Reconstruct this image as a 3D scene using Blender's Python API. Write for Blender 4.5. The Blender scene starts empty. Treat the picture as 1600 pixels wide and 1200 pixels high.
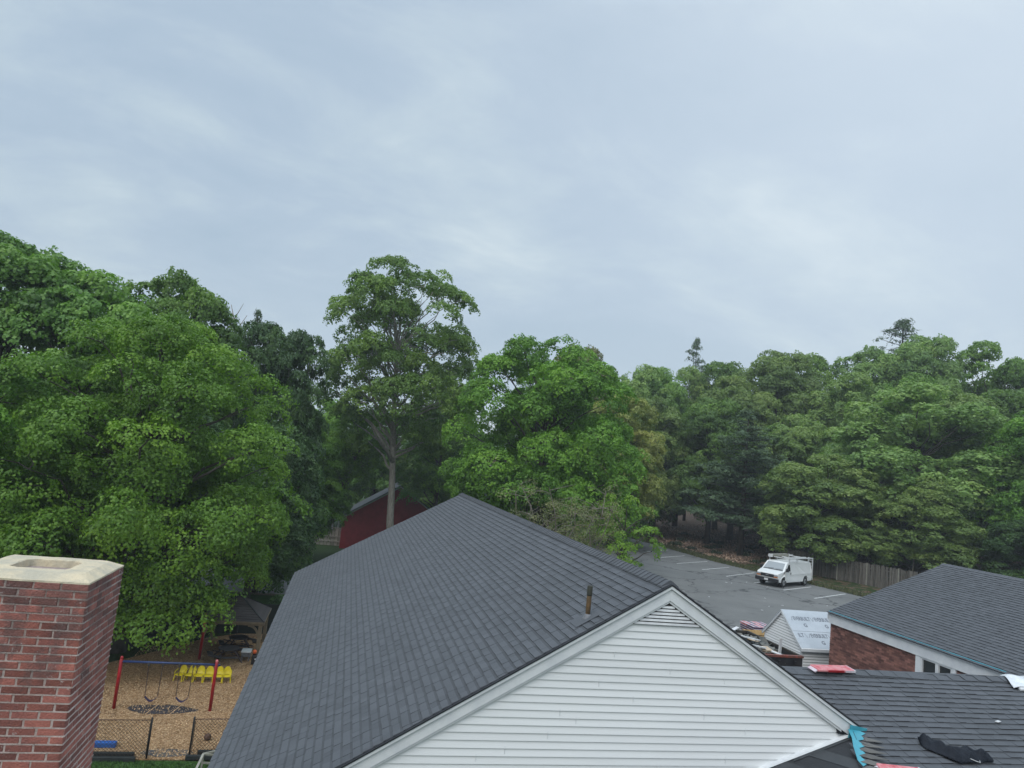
import bpy, math, random
import numpy as np
from mathutils import Vector, Matrix, Euler

random.seed(7)
rng = np.random.default_rng(11)
C = bpy.context.scene.collection
R = math.radians

# ------------------------------------------------------------------ camera
HC = 7.6                                    # eye height above the parking lot
cam_d = bpy.data.cameras.new('camera')
cam = bpy.data.objects.new('camera', cam_d)
C.objects.link(cam)
bpy.context.scene.camera = cam
cam_d.sensor_width = 36.0
F_PX = 1081.08
cam_d.lens = F_PX / 1600 * 36.0
cam_d.clip_start = 0.05
cam_d.clip_end = 3000
_a, _roll, _pitch = -0.217385, -0.105194, 0.112827
_M = np.array([[math.cos(_a), -math.sin(_a), 0], [math.sin(_a), math.cos(_a), 0], [0, 0, 1.0]])
_cp, _sp = math.cos(_pitch), math.sin(_pitch)
_c, _s = math.cos(_roll), math.sin(_roll)
_fw = np.array([0, _cp, _sp]); _up = np.array([0, -_sp, _cp]); _rt = np.array([1.0, 0, 0])
CR = _M @ (_c*_rt - _s*_up); CU = _M @ (_s*_rt + _c*_up); CF = _M @ _fw
mw = Matrix(((CR[0], CU[0], -CF[0], 0), (CR[1], CU[1], -CF[1], 0), (CR[2], CU[2], -CF[2], HC), (0, 0, 0, 1)))
cam.matrix_world = mw

# ------------------------------------------------------------------ world
SUN_EL, SUN_AZ = R(50), R(222)              # azimuth measured clockwise from +Y
world = bpy.data.worlds.new('World')
bpy.context.scene.world = world
world.use_nodes = True
wn = world.node_tree; wn.nodes.clear()
def N(nt, t, **kw):
    n = nt.nodes.new(t)
    for k, v in kw.items():
        setattr(n, k, v)
    return n
def ln(nt, a, b): nt.links.new(a, b)
out = N(wn, 'ShaderNodeOutputWorld'); bg = N(wn, 'ShaderNodeBackground')
bg.inputs['Strength'].default_value = 0.1
sky = N(wn, 'ShaderNodeTexSky'); sky.sky_type = 'NISHITA'; sky.sun_disc = False
sky.sun_elevation = SUN_EL; sky.sun_rotation = SUN_AZ
sky.air_density = 1.4; sky.dust_density = 3.0
tc = N(wn, 'ShaderNodeTexCoord')
def noise(nt, vec, scale, detail=4, rough=0.5, dist=0.0):
    n = N(nt, 'ShaderNodeTexNoise'); n.inputs['Scale'].default_value = scale
    n.inputs['Detail'].default_value = detail; n.inputs['Roughness'].default_value = rough
    n.inputs['Distortion'].default_value = dist
    if vec is not None: ln(nt, vec, n.inputs['Vector'])
    return n
def ramp(nt, fac, stops, interp='LINEAR'):
    r = N(nt, 'ShaderNodeValToRGB'); e = r.color_ramp.elements; r.color_ramp.interpolation = interp
    while len(e) > 1: e.remove(e[-1])
    e[0].position = stops[0][0]; e[0].color = (*stops[0][1], 1)
    for p, c in stops[1:]:
        x = e.new(p); x.color = (*c, 1)
    if fac is not None: ln(nt, fac, r.inputs['Fac'])
    return r
def mixc(nt, fac, a, b, mode='MIX'):
    m = N(nt, 'ShaderNodeMix', data_type='RGBA', blend_type=mode)
    if hasattr(fac, 'node') or hasattr(fac, 'links'): ln(nt, fac, m.inputs[0])
    else: m.inputs[0].default_value = fac
    for s, v in ((m.inputs[6], a), (m.inputs[7], b)):
        if hasattr(v, 'links'): ln(nt, v, s)
        else: s.default_value = (*v, 1)
    return m.outputs[2]
def math_(nt, op, a, b=0.0, clamp=False):
    m = N(nt, 'ShaderNodeMath', operation=op); m.use_clamp = clamp
    for s, v in ((m.inputs[0], a), (m.inputs[1], b)):
        if hasattr(v, 'links'): ln(nt, v, s)
        else: s.default_value = v
    return m.outputs[0]
# cloud layer: the view direction projected on a flat cloud deck, stretched into bands
sep = N(wn, 'ShaderNodeSeparateXYZ'); ln(wn, tc.outputs['Generated'], sep.inputs[0])
zz = math_(wn, 'ADD', math_(wn, 'MAXIMUM', sep.outputs[2], 0.0), 0.32)
comb = N(wn, 'ShaderNodeCombineXYZ')
ln(wn, math_(wn, 'DIVIDE', sep.outputs[0], zz), comb.inputs[0])
ln(wn, math_(wn, 'DIVIDE', sep.outputs[1], zz), comb.inputs[1])
mp = N(wn, 'ShaderNodeMapping'); ln(wn, comb.outputs[0], mp.inputs[0])
mp.inputs['Rotation'].default_value = (0, 0, R(-38)); mp.inputs['Scale'].default_value = (0.85, 1.30, 1)
mp.inputs['Location'].default_value = (3.1, 1.7, 0.4)
n1 = noise(wn, mp.outputs[0], 1.05, 7, 0.5, 0.45)
n2 = noise(wn, mp.outputs[0], 2.7, 8, 0.62, 0.35)
cl = math_(wn, 'ADD', math_(wn, 'MULTIPLY', n1.outputs['Fac'], 0.62), math_(wn, 'MULTIPLY', n2.outputs['Fac'], 0.38))
cr = ramp(wn, cl, [(0.36, (3.65, 4.75, 5.95)), (0.45, (4.15, 5.2, 6.35)), (0.51, (4.85, 5.9, 6.75)), (0.58, (6.05, 7.0, 7.5))])
# brighter cloud where the veiled sun stands higher up to the right, paler band above the horizon
vd = N(wn, 'ShaderNodeVectorMath', operation='DOT_PRODUCT'); ln(wn, tc.outputs['Generated'], vd.inputs[0])
vd.inputs[1].default_value = Vector((0.62, 0.50, 0.60)).normalized()
gl = math_(wn, 'POWER', math_(wn, 'MAXIMUM', vd.outputs['Value'], 0.0), 6.0)
c1 = mixc(wn, math_(wn, 'MULTIPLY', gl, 0.62), cr.outputs[0], (7.1, 8.0, 8.9))
hz = math_(wn, 'POWER', math_(wn, 'SUBTRACT', 1.0, math_(wn, 'MAXIMUM', sep.outputs[2], 0.0), True), 6.0)
c2 = mixc(wn, math_(wn, 'MULTIPLY', hz, 0.68), c1, (5.9, 6.8, 7.4))
c3 = mixc(wn, 0.08, c2, sky.outputs[0])
# an overcast sky is two to three times brighter overhead than at its foot
zen = math_(wn, 'ADD', 1.0, math_(wn, 'MULTIPLY', math_(wn, 'MAXIMUM', math_(wn, 'SUBTRACT', sep.outputs[2], 0.58), 0.0), 3.6))
vs = N(wn, 'ShaderNodeVectorMath', operation='SCALE'); ln(wn, c3, vs.inputs[0]); ln(wn, zen, vs.inputs['Scale'])
ln(wn, vs.outputs[0], bg.inputs['Color']); ln(wn, bg.outputs[0], out.inputs['Surface'])

sun_d = bpy.data.lights.new('sun', 'SUN'); sun_d.energy = 1.5; sun_d.angle = R(50); sun_d.color = (1, 0.975, 0.94)
sun = bpy.data.objects.new('sun', sun_d); C.objects.link(sun)
sd = Vector((math.sin(SUN_AZ)*math.cos(SUN_EL), math.cos(SUN_AZ)*math.cos(SUN_EL), math.sin(SUN_EL)))
sun.rotation_euler = sd.to_track_quat('Z', 'Y').to_euler()

sc = bpy.context.scene
sc.render.engine = 'CYCLES'
sc.view_settings.view_transform = 'Standard'
sc.view_settings.look = 'None'
sc.view_settings.exposure = 0.17
sc.view_settings.gamma = 1.0
sc.view_settings.use_curve_mapping = False
sc.cycles.max_bounces = 6; sc.cycles.diffuse_bounces = 3; sc.cycles.transmission_bounces = 3
sc.cycles.transparent_max_bounces = 4; sc.cycles.glossy_bounces = 2

# ------------------------------------------------------------------ helpers: projection for choosing the largest-showing pieces
def in_view(P):
    P = np.atleast_2d(P) - np.array([0, 0, HC]); d = P @ CF
    x = 800 + F_PX*(P @ CR)/np.maximum(d, 1e-3); y = 600 - F_PX*(P @ CU)/np.maximum(d, 1e-3)
    return (d > 0.1) & (x > -10) & (x < 1610) & (y > -10) & (y < 1210), d
def nearest_in_view(P, n=300):
    ok, d = in_view(P)
    idx = np.where(ok)[0]
    return idx[np.argsort(d[idx])][:n]

# ------------------------------------------------------------------ helpers: meshes
class G:
    """collects faces; build() makes one mesh object"""
    def __init__(s): s.v = []; s.f = []; s.n = 0; s.t = []; s.tint = 0.0
    def add(s, verts, faces):
        v = np.asarray(verts, float).reshape(-1, 3)
        s.v.append(v)
        for fc in faces: s.f.append([i + s.n for i in fc]); s.t.append(s.tint)
        s.n += len(v)
    def hexa(s, p): # 8 points: bottom 4 ccw, top 4 ccw
        s.add(p, [(3,2,1,0),(4,5,6,7),(0,1,5,4),(1,2,6,5),(2,3,7,6),(3,0,4,7)])
    def box(s, x0, x1, y0, y1, z0, z1):
        s.hexa([(x0,y0,z0),(x1,y0,z0),(x1,y1,z0),(x0,y1,z0),(x0,y0,z1),(x1,y0,z1),(x1,y1,z1),(x0,y1,z1)])
    def obox(s, c, size, rz=0, rx=0, ry=0):
        m = Euler((rx, ry, rz)).to_matrix(); c = Vector(c); h = [q/2 for q in size]
        p = [c + m @ Vector((x*h[0], y*h[1], z*h[2])) for z in (-1, 1) for x, y in ((-1,-1),(1,-1),(1,1),(-1,1))]
        s.hexa([tuple(q) for q in p])
    def bar(s, a, b, w, h=None, up=(0,0,1)):
        a = Vector(a); b = Vector(b); h = h or w
        d = (b-a).normalized(); u = Vector(up)
        if abs(d.dot(u)) > 0.95: u = Vector((0,1,0))
        r = d.cross(u).normalized(); u = r.cross(d)
        q = [(-1,-1),(1,-1),(1,1),(-1,1)]
        s.hexa([tuple(a + r*(x*w/2) + u*(y*h/2)) for x, y in q] + [tuple(b + r*(x*w/2) + u*(y*h/2)) for x, y in q])
    def tube(s, pts, rad, n=8, cap=True):
        pts = [Vector(p) for p in pts]
        if not hasattr(rad, '__len__'): rad = [rad]*len(pts)
        vs = []; 
        for i, p in enumerate(pts):
            d = (pts[min(i+1, len(pts)-1)] - pts[max(i-1, 0)])
            d = d.normalized() if d.length > 1e-9 else Vector((0,0,1))
            u = Vector((0,0,1)) if abs(d.z) < 0.9 else Vector((1,0,0))
            r = d.cross(u).normalized(); u = r.cross(d)
            for k in range(n):
                t = 2*math.pi*k/n
                vs.append(tuple(p + (r*math.cos(t) + u*math.sin(t))*rad[i]))
        fs = []
        for i in range(len(pts)-1):
            for k in range(n):
                a = i*n+k; b = i*n+(k+1) % n
                fs.append((a, b, b+n, a+n))
        if cap: fs.append(tuple(range(n))[::-1]); fs.append(tuple((len(pts)-1)*n+k for k in range(n)))
        s.add(vs, fs)
    def prism(s, poly, d):  # poly: list of 3d points, extruded by vector d
        n = len(poly); d = Vector(d)
        a = [tuple(Vector(p)) for p in poly]; b = [tuple(Vector(p)+d) for p in poly]
        s.add(a+b, [tuple(range(n))[::-1], tuple(range(n, 2*n))] + [(i, (i+1) % n, (i+1) % n + n, i+n) for i in range(n)])
    def lathe(s, prof, c=(0,0,0), n=16, sx=1, sy=1):
        vs = [(c[0]+r*sx*math.cos(2*math.pi*k/n), c[1]+r*sy*math.sin(2*math.pi*k/n), c[2]+z) for r, z in prof for k in range(n)]
        fs = [(i*n+k, i*n+(k+1) % n, (i+1)*n+(k+1) % n, (i+1)*n+k) for i in range(len(prof)-1) for k in range(n)]
        fs.append(tuple(range(n))[::-1]); fs.append(tuple((len(prof)-1)*n+k for k in range(n)))
        s.add(vs, fs)
    def mesh(s, name, off=(0,0,0), smooth=False):
        me = bpy.data.meshes.new(name)
        v = np.concatenate(s.v) - np.array(off)
        me.from_pydata(v.tolist(), [], s.f)
        if smooth: me.polygons.foreach_set('use_smooth', [True]*len(me.polygons))
        if any(s.t):
            at = me.attributes.new('tint', 'FLOAT', 'FACE'); at.data.foreach_set('value', s.t)
        me.update()
        return me

WP = {}
def put(name, me, m, parent=None, loc=None):
    o = bpy.data.objects.new(name, me)
    if m and not me.materials: me.materials.append(m)
    if loc is not None: o.location = loc
    if parent: o.parent = parent
    C.objects.link(o)
    return o
def tag(o, label=None, cat=None, group=None, kind=None):
    if label: o['label'] = label
    if cat: o['category'] = cat
    if group: o['group'] = group
    if kind: o['kind'] = kind
    return o
def thing(name, label, cat, loc=(0,0,0), rz=0, group=None):
    o = bpy.data.objects.new(name, None); C.objects.link(o); o.location = loc; o.rotation_euler = (0, 0, rz)
    o.empty_display_size = 0.2
    WP[o.name] = Vector(loc)
    return tag(o, label, cat, group)
def part(g, name, m, parent, smooth=False, local=False, kind=None, label=None, bevel=0):
    """a child mesh; g holds world coordinates unless local"""
    off = (0,0,0)
    if parent is not None and not local: off = tuple(WP[parent.name])
    me = g.mesh(name, off, smooth)
    o = put(name, me, m, parent)
    WP[o.name] = Vector(off) if not local else Vector((0,0,0))
    if kind: o['kind'] = kind
    if label: o['label'] = label
    if bevel:
        b = o.modifiers.new('bevel', 'BEVEL'); b.width = bevel; b.segments = 2; b.limit_method = 'ANGLE'
    return o
def solo(g, name, m, label=None, cat=None, group=None, kind=None, smooth=False, bevel=0):
    o = part(g, name, m, None, smooth, bevel=bevel)
    return tag(o, label, cat, group, kind)
def copy_tree(o, parent=None):
    c = o.copy(); C.objects.link(c)
    if parent: c.parent = parent
    for ch in list(o.children): copy_tree(ch, c)
    return c

# ------------------------------------------------------------------ materials
def mat(name, col, rough=0.7, var=0.0, vscale=2.0, col2=None, bump=0.0, bscale=40.0, metal=0.0, spec=0.5, tint=0.0,
        grain=0.0, gscale=200.0, transl=0.0, hue=None, stretch=None):
    m = bpy.data.materials.new(name); m.use_nodes = True; nt = m.node_tree; nt.nodes.clear()
    o = N(nt, 'ShaderNodeOutputMaterial'); p = N(nt, 'ShaderNodeBsdfPrincipled')
    ln(nt, p.outputs[0], o.inputs['Surface'])
    p.inputs['Roughness'].default_value = rough; p.inputs['Metallic'].default_value = metal
    p.inputs['Specular IOR Level'].default_value = spec
    geo = N(nt, 'ShaderNodeNewGeometry'); pos = geo.outputs['Position']
    if stretch:
        mpn = N(nt, 'ShaderNodeMapping'); ln(nt, pos, mpn.inputs[0]); mpn.inputs['Scale'].default_value = stretch; pos = mpn.outputs[0]
    c = None
    base = N(nt, 'ShaderNodeRGB'); base.outputs[0].default_value = (*col, 1); c = base.outputs[0]
    if col2 is not None:
        n = noise(nt, pos, vscale, 6, 0.6)
        r = ramp(nt, n.outputs['Fac'], [(0.36, (0,0,0)), (0.64, (1,1,1))])
        c = mixc(nt, r.outputs[0], c, col2)
    if tint:
        oi = N(nt, 'ShaderNodeObjectInfo'); at = N(nt, 'ShaderNodeAttribute'); at.attribute_name = 'tint'
        f = math_(nt, 'FRACT', math_(nt, 'ADD', oi.outputs['Random'], at.outputs['Fac']))
        v = math_(nt, 'ADD', math_(nt, 'MULTIPLY', f, 2*tint), 1-tint)
        hv = N(nt, 'ShaderNodeHueSaturation'); ln(nt, v, hv.inputs['Value']); ln(nt, c, hv.inputs['Color']); c = hv.outputs[0]
    if grain:
        n = noise(nt, pos, gscale, 2, 0.7)
        v = math_(nt, 'ADD', math_(nt, 'MULTIPLY', n.outputs['Fac'], 2*grain), 1-grain)
        hv = N(nt, 'ShaderNodeHueSaturation'); ln(nt, v, hv.inputs['Value']); ln(nt, c, hv.inputs['Color']); c = hv.outputs[0]
    ln(nt, c, p.inputs['Base Color'])
    if bump:
        n = noise(nt, pos, bscale, 4, 0.6); b = N(nt, 'ShaderNodeBump'); b.inputs['Strength'].default_value = bump
        b.inputs['Distance'].default_value = 0.02
        ln(nt, n.outputs['Fac'], b.inputs['Height']); ln(nt, b.outputs[0], p.inputs['Normal'])
    m['c'] = 0
    return m

M = {}
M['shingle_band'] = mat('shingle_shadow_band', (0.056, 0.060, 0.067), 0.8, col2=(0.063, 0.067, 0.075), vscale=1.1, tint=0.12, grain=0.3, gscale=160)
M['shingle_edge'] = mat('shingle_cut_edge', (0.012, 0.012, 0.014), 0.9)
M['shingle'] = mat('asphalt_shingle', (0.081, 0.087, 0.097), 0.7, col2=(0.090, 0.096, 0.107), vscale=0.7, tint=0.11, grain=0.35, gscale=160, bump=0.35, bscale=260, spec=0.4)
M['shingle_far'] = mat('old_roof_shingle', (0.055, 0.06, 0.066), 0.85, col2=(0.08, 0.085, 0.09), vscale=1.2, tint=0.2, grain=0.25, gscale=30, bump=0.3, bscale=60)
M['siding'] = mat('white_vinyl_siding', (0.81, 0.82, 0.82), 0.45, col2=(0.76, 0.77, 0.77), vscale=0.8, tint=0.03, bump=0.05, bscale=14, stretch=(0.3, 1, 2))
M['trim'] = mat('white_painted_trim', (0.76, 0.775, 0.78), 0.42, col2=(0.66, 0.68, 0.70), vscale=3.0, bump=0.08, bscale=9, grain=0.04, gscale=30)
M['louver'] = mat('weathered_white_louver', (0.72, 0.73, 0.74), 0.55, col2=(0.55, 0.56, 0.58), vscale=5, tint=0.06)
M['drip'] = mat('black_drip_edge', (0.015, 0.016, 0.02), 0.4)
M['felt'] = mat('black_roofing_felt', (0.018, 0.02, 0.024), 0.6, col2=(0.03, 0.033, 0.038), vscale=2, bump=0.3, bscale=12)
M['teal'] = mat('teal_membrane', (0.055, 0.33, 0.41), 0.4, col2=(0.045, 0.27, 0.35), vscale=6, bump=0.25, bscale=15)
M['brick_c'] = mat('chimney_brick', (0.36, 0.125, 0.095), 0.85, col2=(0.235, 0.088, 0.074), vscale=4.5, tint=0.38, grain=0.25, gscale=70, bump=0.6, bscale=60)
M['mortar_c'] = mat('chimney_mortar', (0.34, 0.24, 0.21), 0.9, col2=(0.56, 0.46, 0.42), vscale=1.8, grain=0.2, gscale=90, bump=0.6, bscale=70)
def stain(m):
    nt = m.node_tree; p = [n for n in nt.nodes if n.type == 'BSDF_PRINCIPLED'][0]; c = p.inputs['Base Color'].links[0].from_socket
    geo = N(nt, 'ShaderNodeNewGeometry'); pos = geo.outputs['Position']
    sx = N(nt, 'ShaderNodeSeparateXYZ'); ln(nt, pos, sx.inputs[0])
    hgt = N(nt, 'ShaderNodeMapRange'); ln(nt, sx.outputs[2], hgt.inputs[0]); hgt.inputs[1].default_value = 5.0; hgt.inputs[2].default_value = 6.15
    a = noise(nt, pos, 5.5, 6, 0.65)
    f = math_(nt, 'ADD', a.outputs['Fac'], math_(nt, 'MULTIPLY', hgt.outputs[0], 0.20))
    r = ramp(nt, f, [(0.60, (0,0,0)), (0.70, (1,1,1))]); c = mixc(nt, math_(nt, 'MULTIPLY', r.outputs[0], 0.42), c, (0.085, 0.080, 0.080))
    b = noise(nt, pos, 26, 8, 0.75); b2 = noise(nt, pos, 3.1, 3, 0.5)
    f2 = math_(nt, 'ADD', b.outputs['Fac'], math_(nt, 'MULTIPLY', b2.outputs['Fac'], 0.35))
    r2 = ramp(nt, f2, [(0.80, (0,0,0)), (0.86, (1,1,1))]); c = mixc(nt, math_(nt, 'MULTIPLY', r2.outputs[0], 0.75), c, (0.55, 0.50, 0.47))
    ln(nt, c, p.inputs['Base Color'])
stain(M['brick_c']); stain(M['mortar_c'])
M['cap'] = mat('concrete_crown', (0.62, 0.52, 0.36), 0.85, col2=(0.44, 0.40, 0.31), vscale=5, grain=0.18, gscale=50, bump=0.5, bscale=40)
M['hole'] = mat('flue_floor', (0.20, 0.18, 0.14), 0.9, col2=(0.30, 0.27, 0.21), vscale=14, grain=0.3, gscale=60)
M['brick_w'] = mat('wall_brick', (0.27, 0.125, 0.098), 0.85, col2=(0.17, 0.08, 0.068), vscale=2.2, tint=0.45, grain=0.2, gscale=40, bump=0.4, bscale=50)
M['mortar_w'] = mat('wall_mortar', (0.20, 0.15, 0.13), 0.9, col2=(0.12, 0.085, 0.075), vscale=6)
M['asphalt'] = None
M['white_line'] = mat('worn_line_paint', (0.74, 0.74, 0.72), 0.7, col2=(0.42, 0.42, 0.41), vscale=5, grain=0.3, gscale=50)
M['wood_old'] = mat('weathered_fence_wood', (0.135, 0.122, 0.105), 0.9, col2=(0.08, 0.073, 0.064), vscale=3, tint=0.35, grain=0.2, gscale=30, stretch=(4, 4, 0.6))
M['wood_tan'] = mat('tan_lumber', (0.25, 0.20, 0.135), 0.8, col2=(0.18, 0.145, 0.10), vscale=4, tint=0.15, grain=0.15, gscale=30)
M['wood_grey'] = mat('grey_lumber', (0.22, 0.21, 0.17), 0.85, col2=(0.30, 0.29, 0.25), vscale=4, tint=0.2, grain=0.2, gscale=30)
M['pallet'] = mat('pallet_wood', (0.58, 0.38, 0.17), 0.8, col2=(0.46, 0.29, 0.12), vscale=4, tint=0.15, grain=0.15, gscale=30)
M['red_post'] = mat('red_powder_coat', (0.36, 0.010, 0.018), 0.4, col2=(0.27, 0.010, 0.015), vscale=2)
M['blue_beam'] = mat('blue_powder_coat', (0.014, 0.036, 0.125), 0.5, col2=(0.012, 0.028, 0.085), vscale=2)
M['blue_plastic'] = mat('blue_plastic', (0.02, 0.12, 0.42), 0.45, col2=(0.02, 0.09, 0.33), vscale=4)
M['yellow'] = mat('yellow_plastic', (0.68, 0.55, 0.01), 0.4, col2=(0.60, 0.47, 0.01), vscale=4)
M['black'] = mat('black_plastic', (0.014, 0.015, 0.019), 0.5, col2=(0.022, 0.023, 0.027), vscale=3)
M['dark_table'] = mat('dark_recycled_plastic', (0.05, 0.045, 0.045), 0.6, col2=(0.035, 0.032, 0.033), vscale=4)
M['chain'] = mat('dark_chain', (0.07, 0.05, 0.05), 0.5, metal=0.3)
M['belt'] = mat('purple_belt_seat', (0.03, 0.02, 0.07), 0.5)
M['wire'] = mat('black_vinyl_wire', (0.05, 0.04, 0.03), 0.6)
M['timber'] = mat('black_edging_timber', (0.014, 0.018, 0.018), 0.6, col2=(0.025, 0.028, 0.028), vscale=4)
M['white_plastic'] = mat('white_plastic', (0.66, 0.67, 0.66), 0.5, col2=(0.5, 0.52, 0.52), vscale=4)
M['orange'] = mat('orange_plastic', (0.75, 0.13, 0.03), 0.45)
M['pink'] = mat('faded_pink_ball', (0.55, 0.16, 0.16), 0.5)
M['brown'] = mat('brown_ball', (0.07, 0.03, 0.022), 0.6, col2=(0.1, 0.05, 0.03), vscale=10)
M['mat_rubber'] = mat('rubber_mat', (0.024, 0.022, 0.028), 0.9, col2=(0.045, 0.04, 0.045), vscale=7, grain=0.5, gscale=40, bump=0.4)
M['barn_red'] = mat('barn_red_boards', (0.33, 0.035, 0.042), 0.75, col2=(0.26, 0.028, 0.034), vscale=1.5, tint=0.08)
M['roof_grey'] = mat('grey_roof', (0.15, 0.165, 0.17), 0.8, col2=(0.11, 0.12, 0.125), vscale=1.5, tint=0.12)
M['bark_grey'] = mat('pale_bark', (0.36, 0.33, 0.29), 0.9, col2=(0.20, 0.18, 0.155), vscale=3, bump=0.8, bscale=14, stretch=(3, 3, 0.7), grain=0.2, gscale=20)
M['bark_dark'] = mat('dark_bark', (0.055, 0.045, 0.036), 0.9, col2=(0.09, 0.08, 0.066), vscale=3, bump=0.8, bscale=14)
M['twig'] = mat('dry_twig', (0.20, 0.175, 0.14), 0.9)
M['copper'] = mat('rusty_vent_pipe', (0.22, 0.135, 0.065), 0.55, col2=(0.11, 0.075, 0.045), vscale=9, metal=0.25, grain=0.2, gscale=40)
M['pipe_top'] = mat('sooty_pipe_rim', (0.03, 0.032, 0.025), 0.7, col2=(0.05, 0.05, 0.035), vscale=12)
M['lead'] = mat('grey_pipe_boot', (0.17, 0.175, 0.19), 0.55, col2=(0.11, 0.115, 0.125), vscale=12)
M['lap_shade'] = mat('painted_lap_shade', (0.30, 0.31, 0.31), 0.8)  # grey that paints in the shadow line under each shed siding lap
M['underlay'] = mat('grey_underlayment', (0.45, 0.49, 0.53), 0.5, col2=(0.39, 0.43, 0.47), vscale=1.6, bump=0.35, bscale=5)
M['print'] = mat('print_ink', (0.15, 0.165, 0.19), 0.6)
M['van_white'] = mat('white_van_paint', (0.74, 0.75, 0.74), 0.22, col2=(0.70, 0.71, 0.70), vscale=1, spec=0.6)
M['glass'] = mat('dark_glass', (0.012, 0.015, 0.017), 0.06, spec=0.9)
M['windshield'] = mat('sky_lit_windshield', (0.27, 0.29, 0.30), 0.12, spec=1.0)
M['tyre'] = mat('tyre_rubber', (0.012, 0.012, 0.013), 0.85)
M['rim'] = mat('steel_rim', (0.38, 0.39, 0.40), 0.4, metal=0.6)
M['chrome'] = mat('clear_lamp', (0.55, 0.57, 0.6), 0.15, metal=0.5)
M['amber'] = mat('amber_lamp', (0.5, 0.16, 0.04), 0.3)
M['alu'] = mat('aluminium_rack', (0.62, 0.63, 0.63), 0.4, metal=0.2)
M['plate'] = mat('licence_plate', (0.66, 0.66, 0.66), 0.5)
M['dump'] = mat('black_dumpster_steel', (0.016, 0.018, 0.022), 0.5, col2=(0.03, 0.03, 0.032), vscale=4)
M['dump_in'] = mat('dumpster_inside', (0.05, 0.042, 0.032), 0.8, col2=(0.03, 0.028, 0.026), vscale=3)
M['rust_red'] = mat('rusty_red_rim', (0.26, 0.065, 0.045), 0.7, col2=(0.10, 0.05, 0.04), vscale=9)
M['scrap'] = mat('torn_shingle_scrap', (0.07, 0.082, 0.083), 0.85, col2=(0.16, 0.15, 0.13), vscale=3, tint=0.4)
M['scrap_tan'] = mat('torn_wood_scrap', (0.42, 0.33, 0.24), 0.85, tint=0.3)
M['card'] = mat('white_scrap', (0.68, 0.69, 0.70), 0.6, col2=(0.55, 0.55, 0.55), vscale=4)
M['wrap_red'] = mat('red_bundle_wrap', (0.52, 0.07, 0.09), 0.4, col2=(0.62, 0.27, 0.28), vscale=9, bump=0.3, bscale=18)
M['wrap_dark'] = mat('blue_bundle_wrap', (0.05, 0.045, 0.14), 0.3, col2=(0.16, 0.05, 0.10), vscale=8, tint=0.3)
M['wrap_white'] = mat('white_bundle_wrap', (0.66, 0.64, 0.66), 0.35, col2=(0.55, 0.42, 0.48), vscale=9)
M['tarp'] = mat('black_crumpled_cloth', (0.010, 0.013, 0.020), 0.7, bump=0.9, bscale=22, spec=0.25)
M['foil'] = mat('white_plastic_sheet', (0.74, 0.76, 0.78), 0.3, col2=(0.6, 0.62, 0.65), vscale=6, bump=0.6, bscale=12)
M['cord'] = mat('pale_cord', (0.5, 0.5, 0.5), 0.6)
M['copper_red'] = M['red_post']

def ground_mat():
    m = bpy.data.materials.new('ground_soil_and_grass'); m.use_nodes = True; nt = m.node_tree; nt.nodes.clear()
    o = N(nt, 'ShaderNodeOutputMaterial'); p = N(nt, 'ShaderNodeBsdfPrincipled'); ln(nt, p.outputs[0], o.inputs[0])
    p.inputs['Roughness'].default_value = 0.95; p.inputs['Specular IOR Level'].default_value = 0.15
    geo = N(nt, 'ShaderNodeNewGeometry'); at = N(nt, 'ShaderNodeAttribute'); at.attribute_name = 'litter'
    a = noise(nt, geo.outputs['Position'], 1.1, 8, 0.65); b = noise(nt, geo.outputs['Position'], 9, 6, 0.7)
    grass = ramp(nt, b.outputs['Fac'], [(0.3, (0.018, 0.035, 0.012)), (0.7, (0.05, 0.085, 0.025))])
    leaf = ramp(nt, b.outputs['Fac'], [(0.3, (0.045, 0.028, 0.020)), (0.5, (0.15, 0.098, 0.068)), (0.72, (0.25, 0.175, 0.12))])
    f = math_(nt, 'ADD', at.outputs['Fac'], math_(nt, 'MULTIPLY', math_(nt, 'SUBTRACT', a.outputs['Fac'], 0.5), 1.6), True)
    r = ramp(nt, f, [(0.42, (0,0,0)), (0.58, (1,1,1))])
    c = mixc(nt, r.outputs[0], grass.outputs[0], leaf.outputs[0]); ln(nt, c, p.inputs['Base Color'])
    bm = N(nt, 'ShaderNodeBump'); bm.inputs['Distance'].default_value = 0.15; ln(nt, b.outputs['Fac'], bm.inputs['Height']); ln(nt, bm.outputs[0], p.inputs['Normal'])
    return m
def lawn_mat():
    return mat('mown_lawn', (0.032, 0.085, 0.014), 0.95, col2=(0.055, 0.12, 0.022), vscale=0.9, grain=0.4, gscale=25, bump=0.6, bscale=30, spec=0.1)
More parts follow.
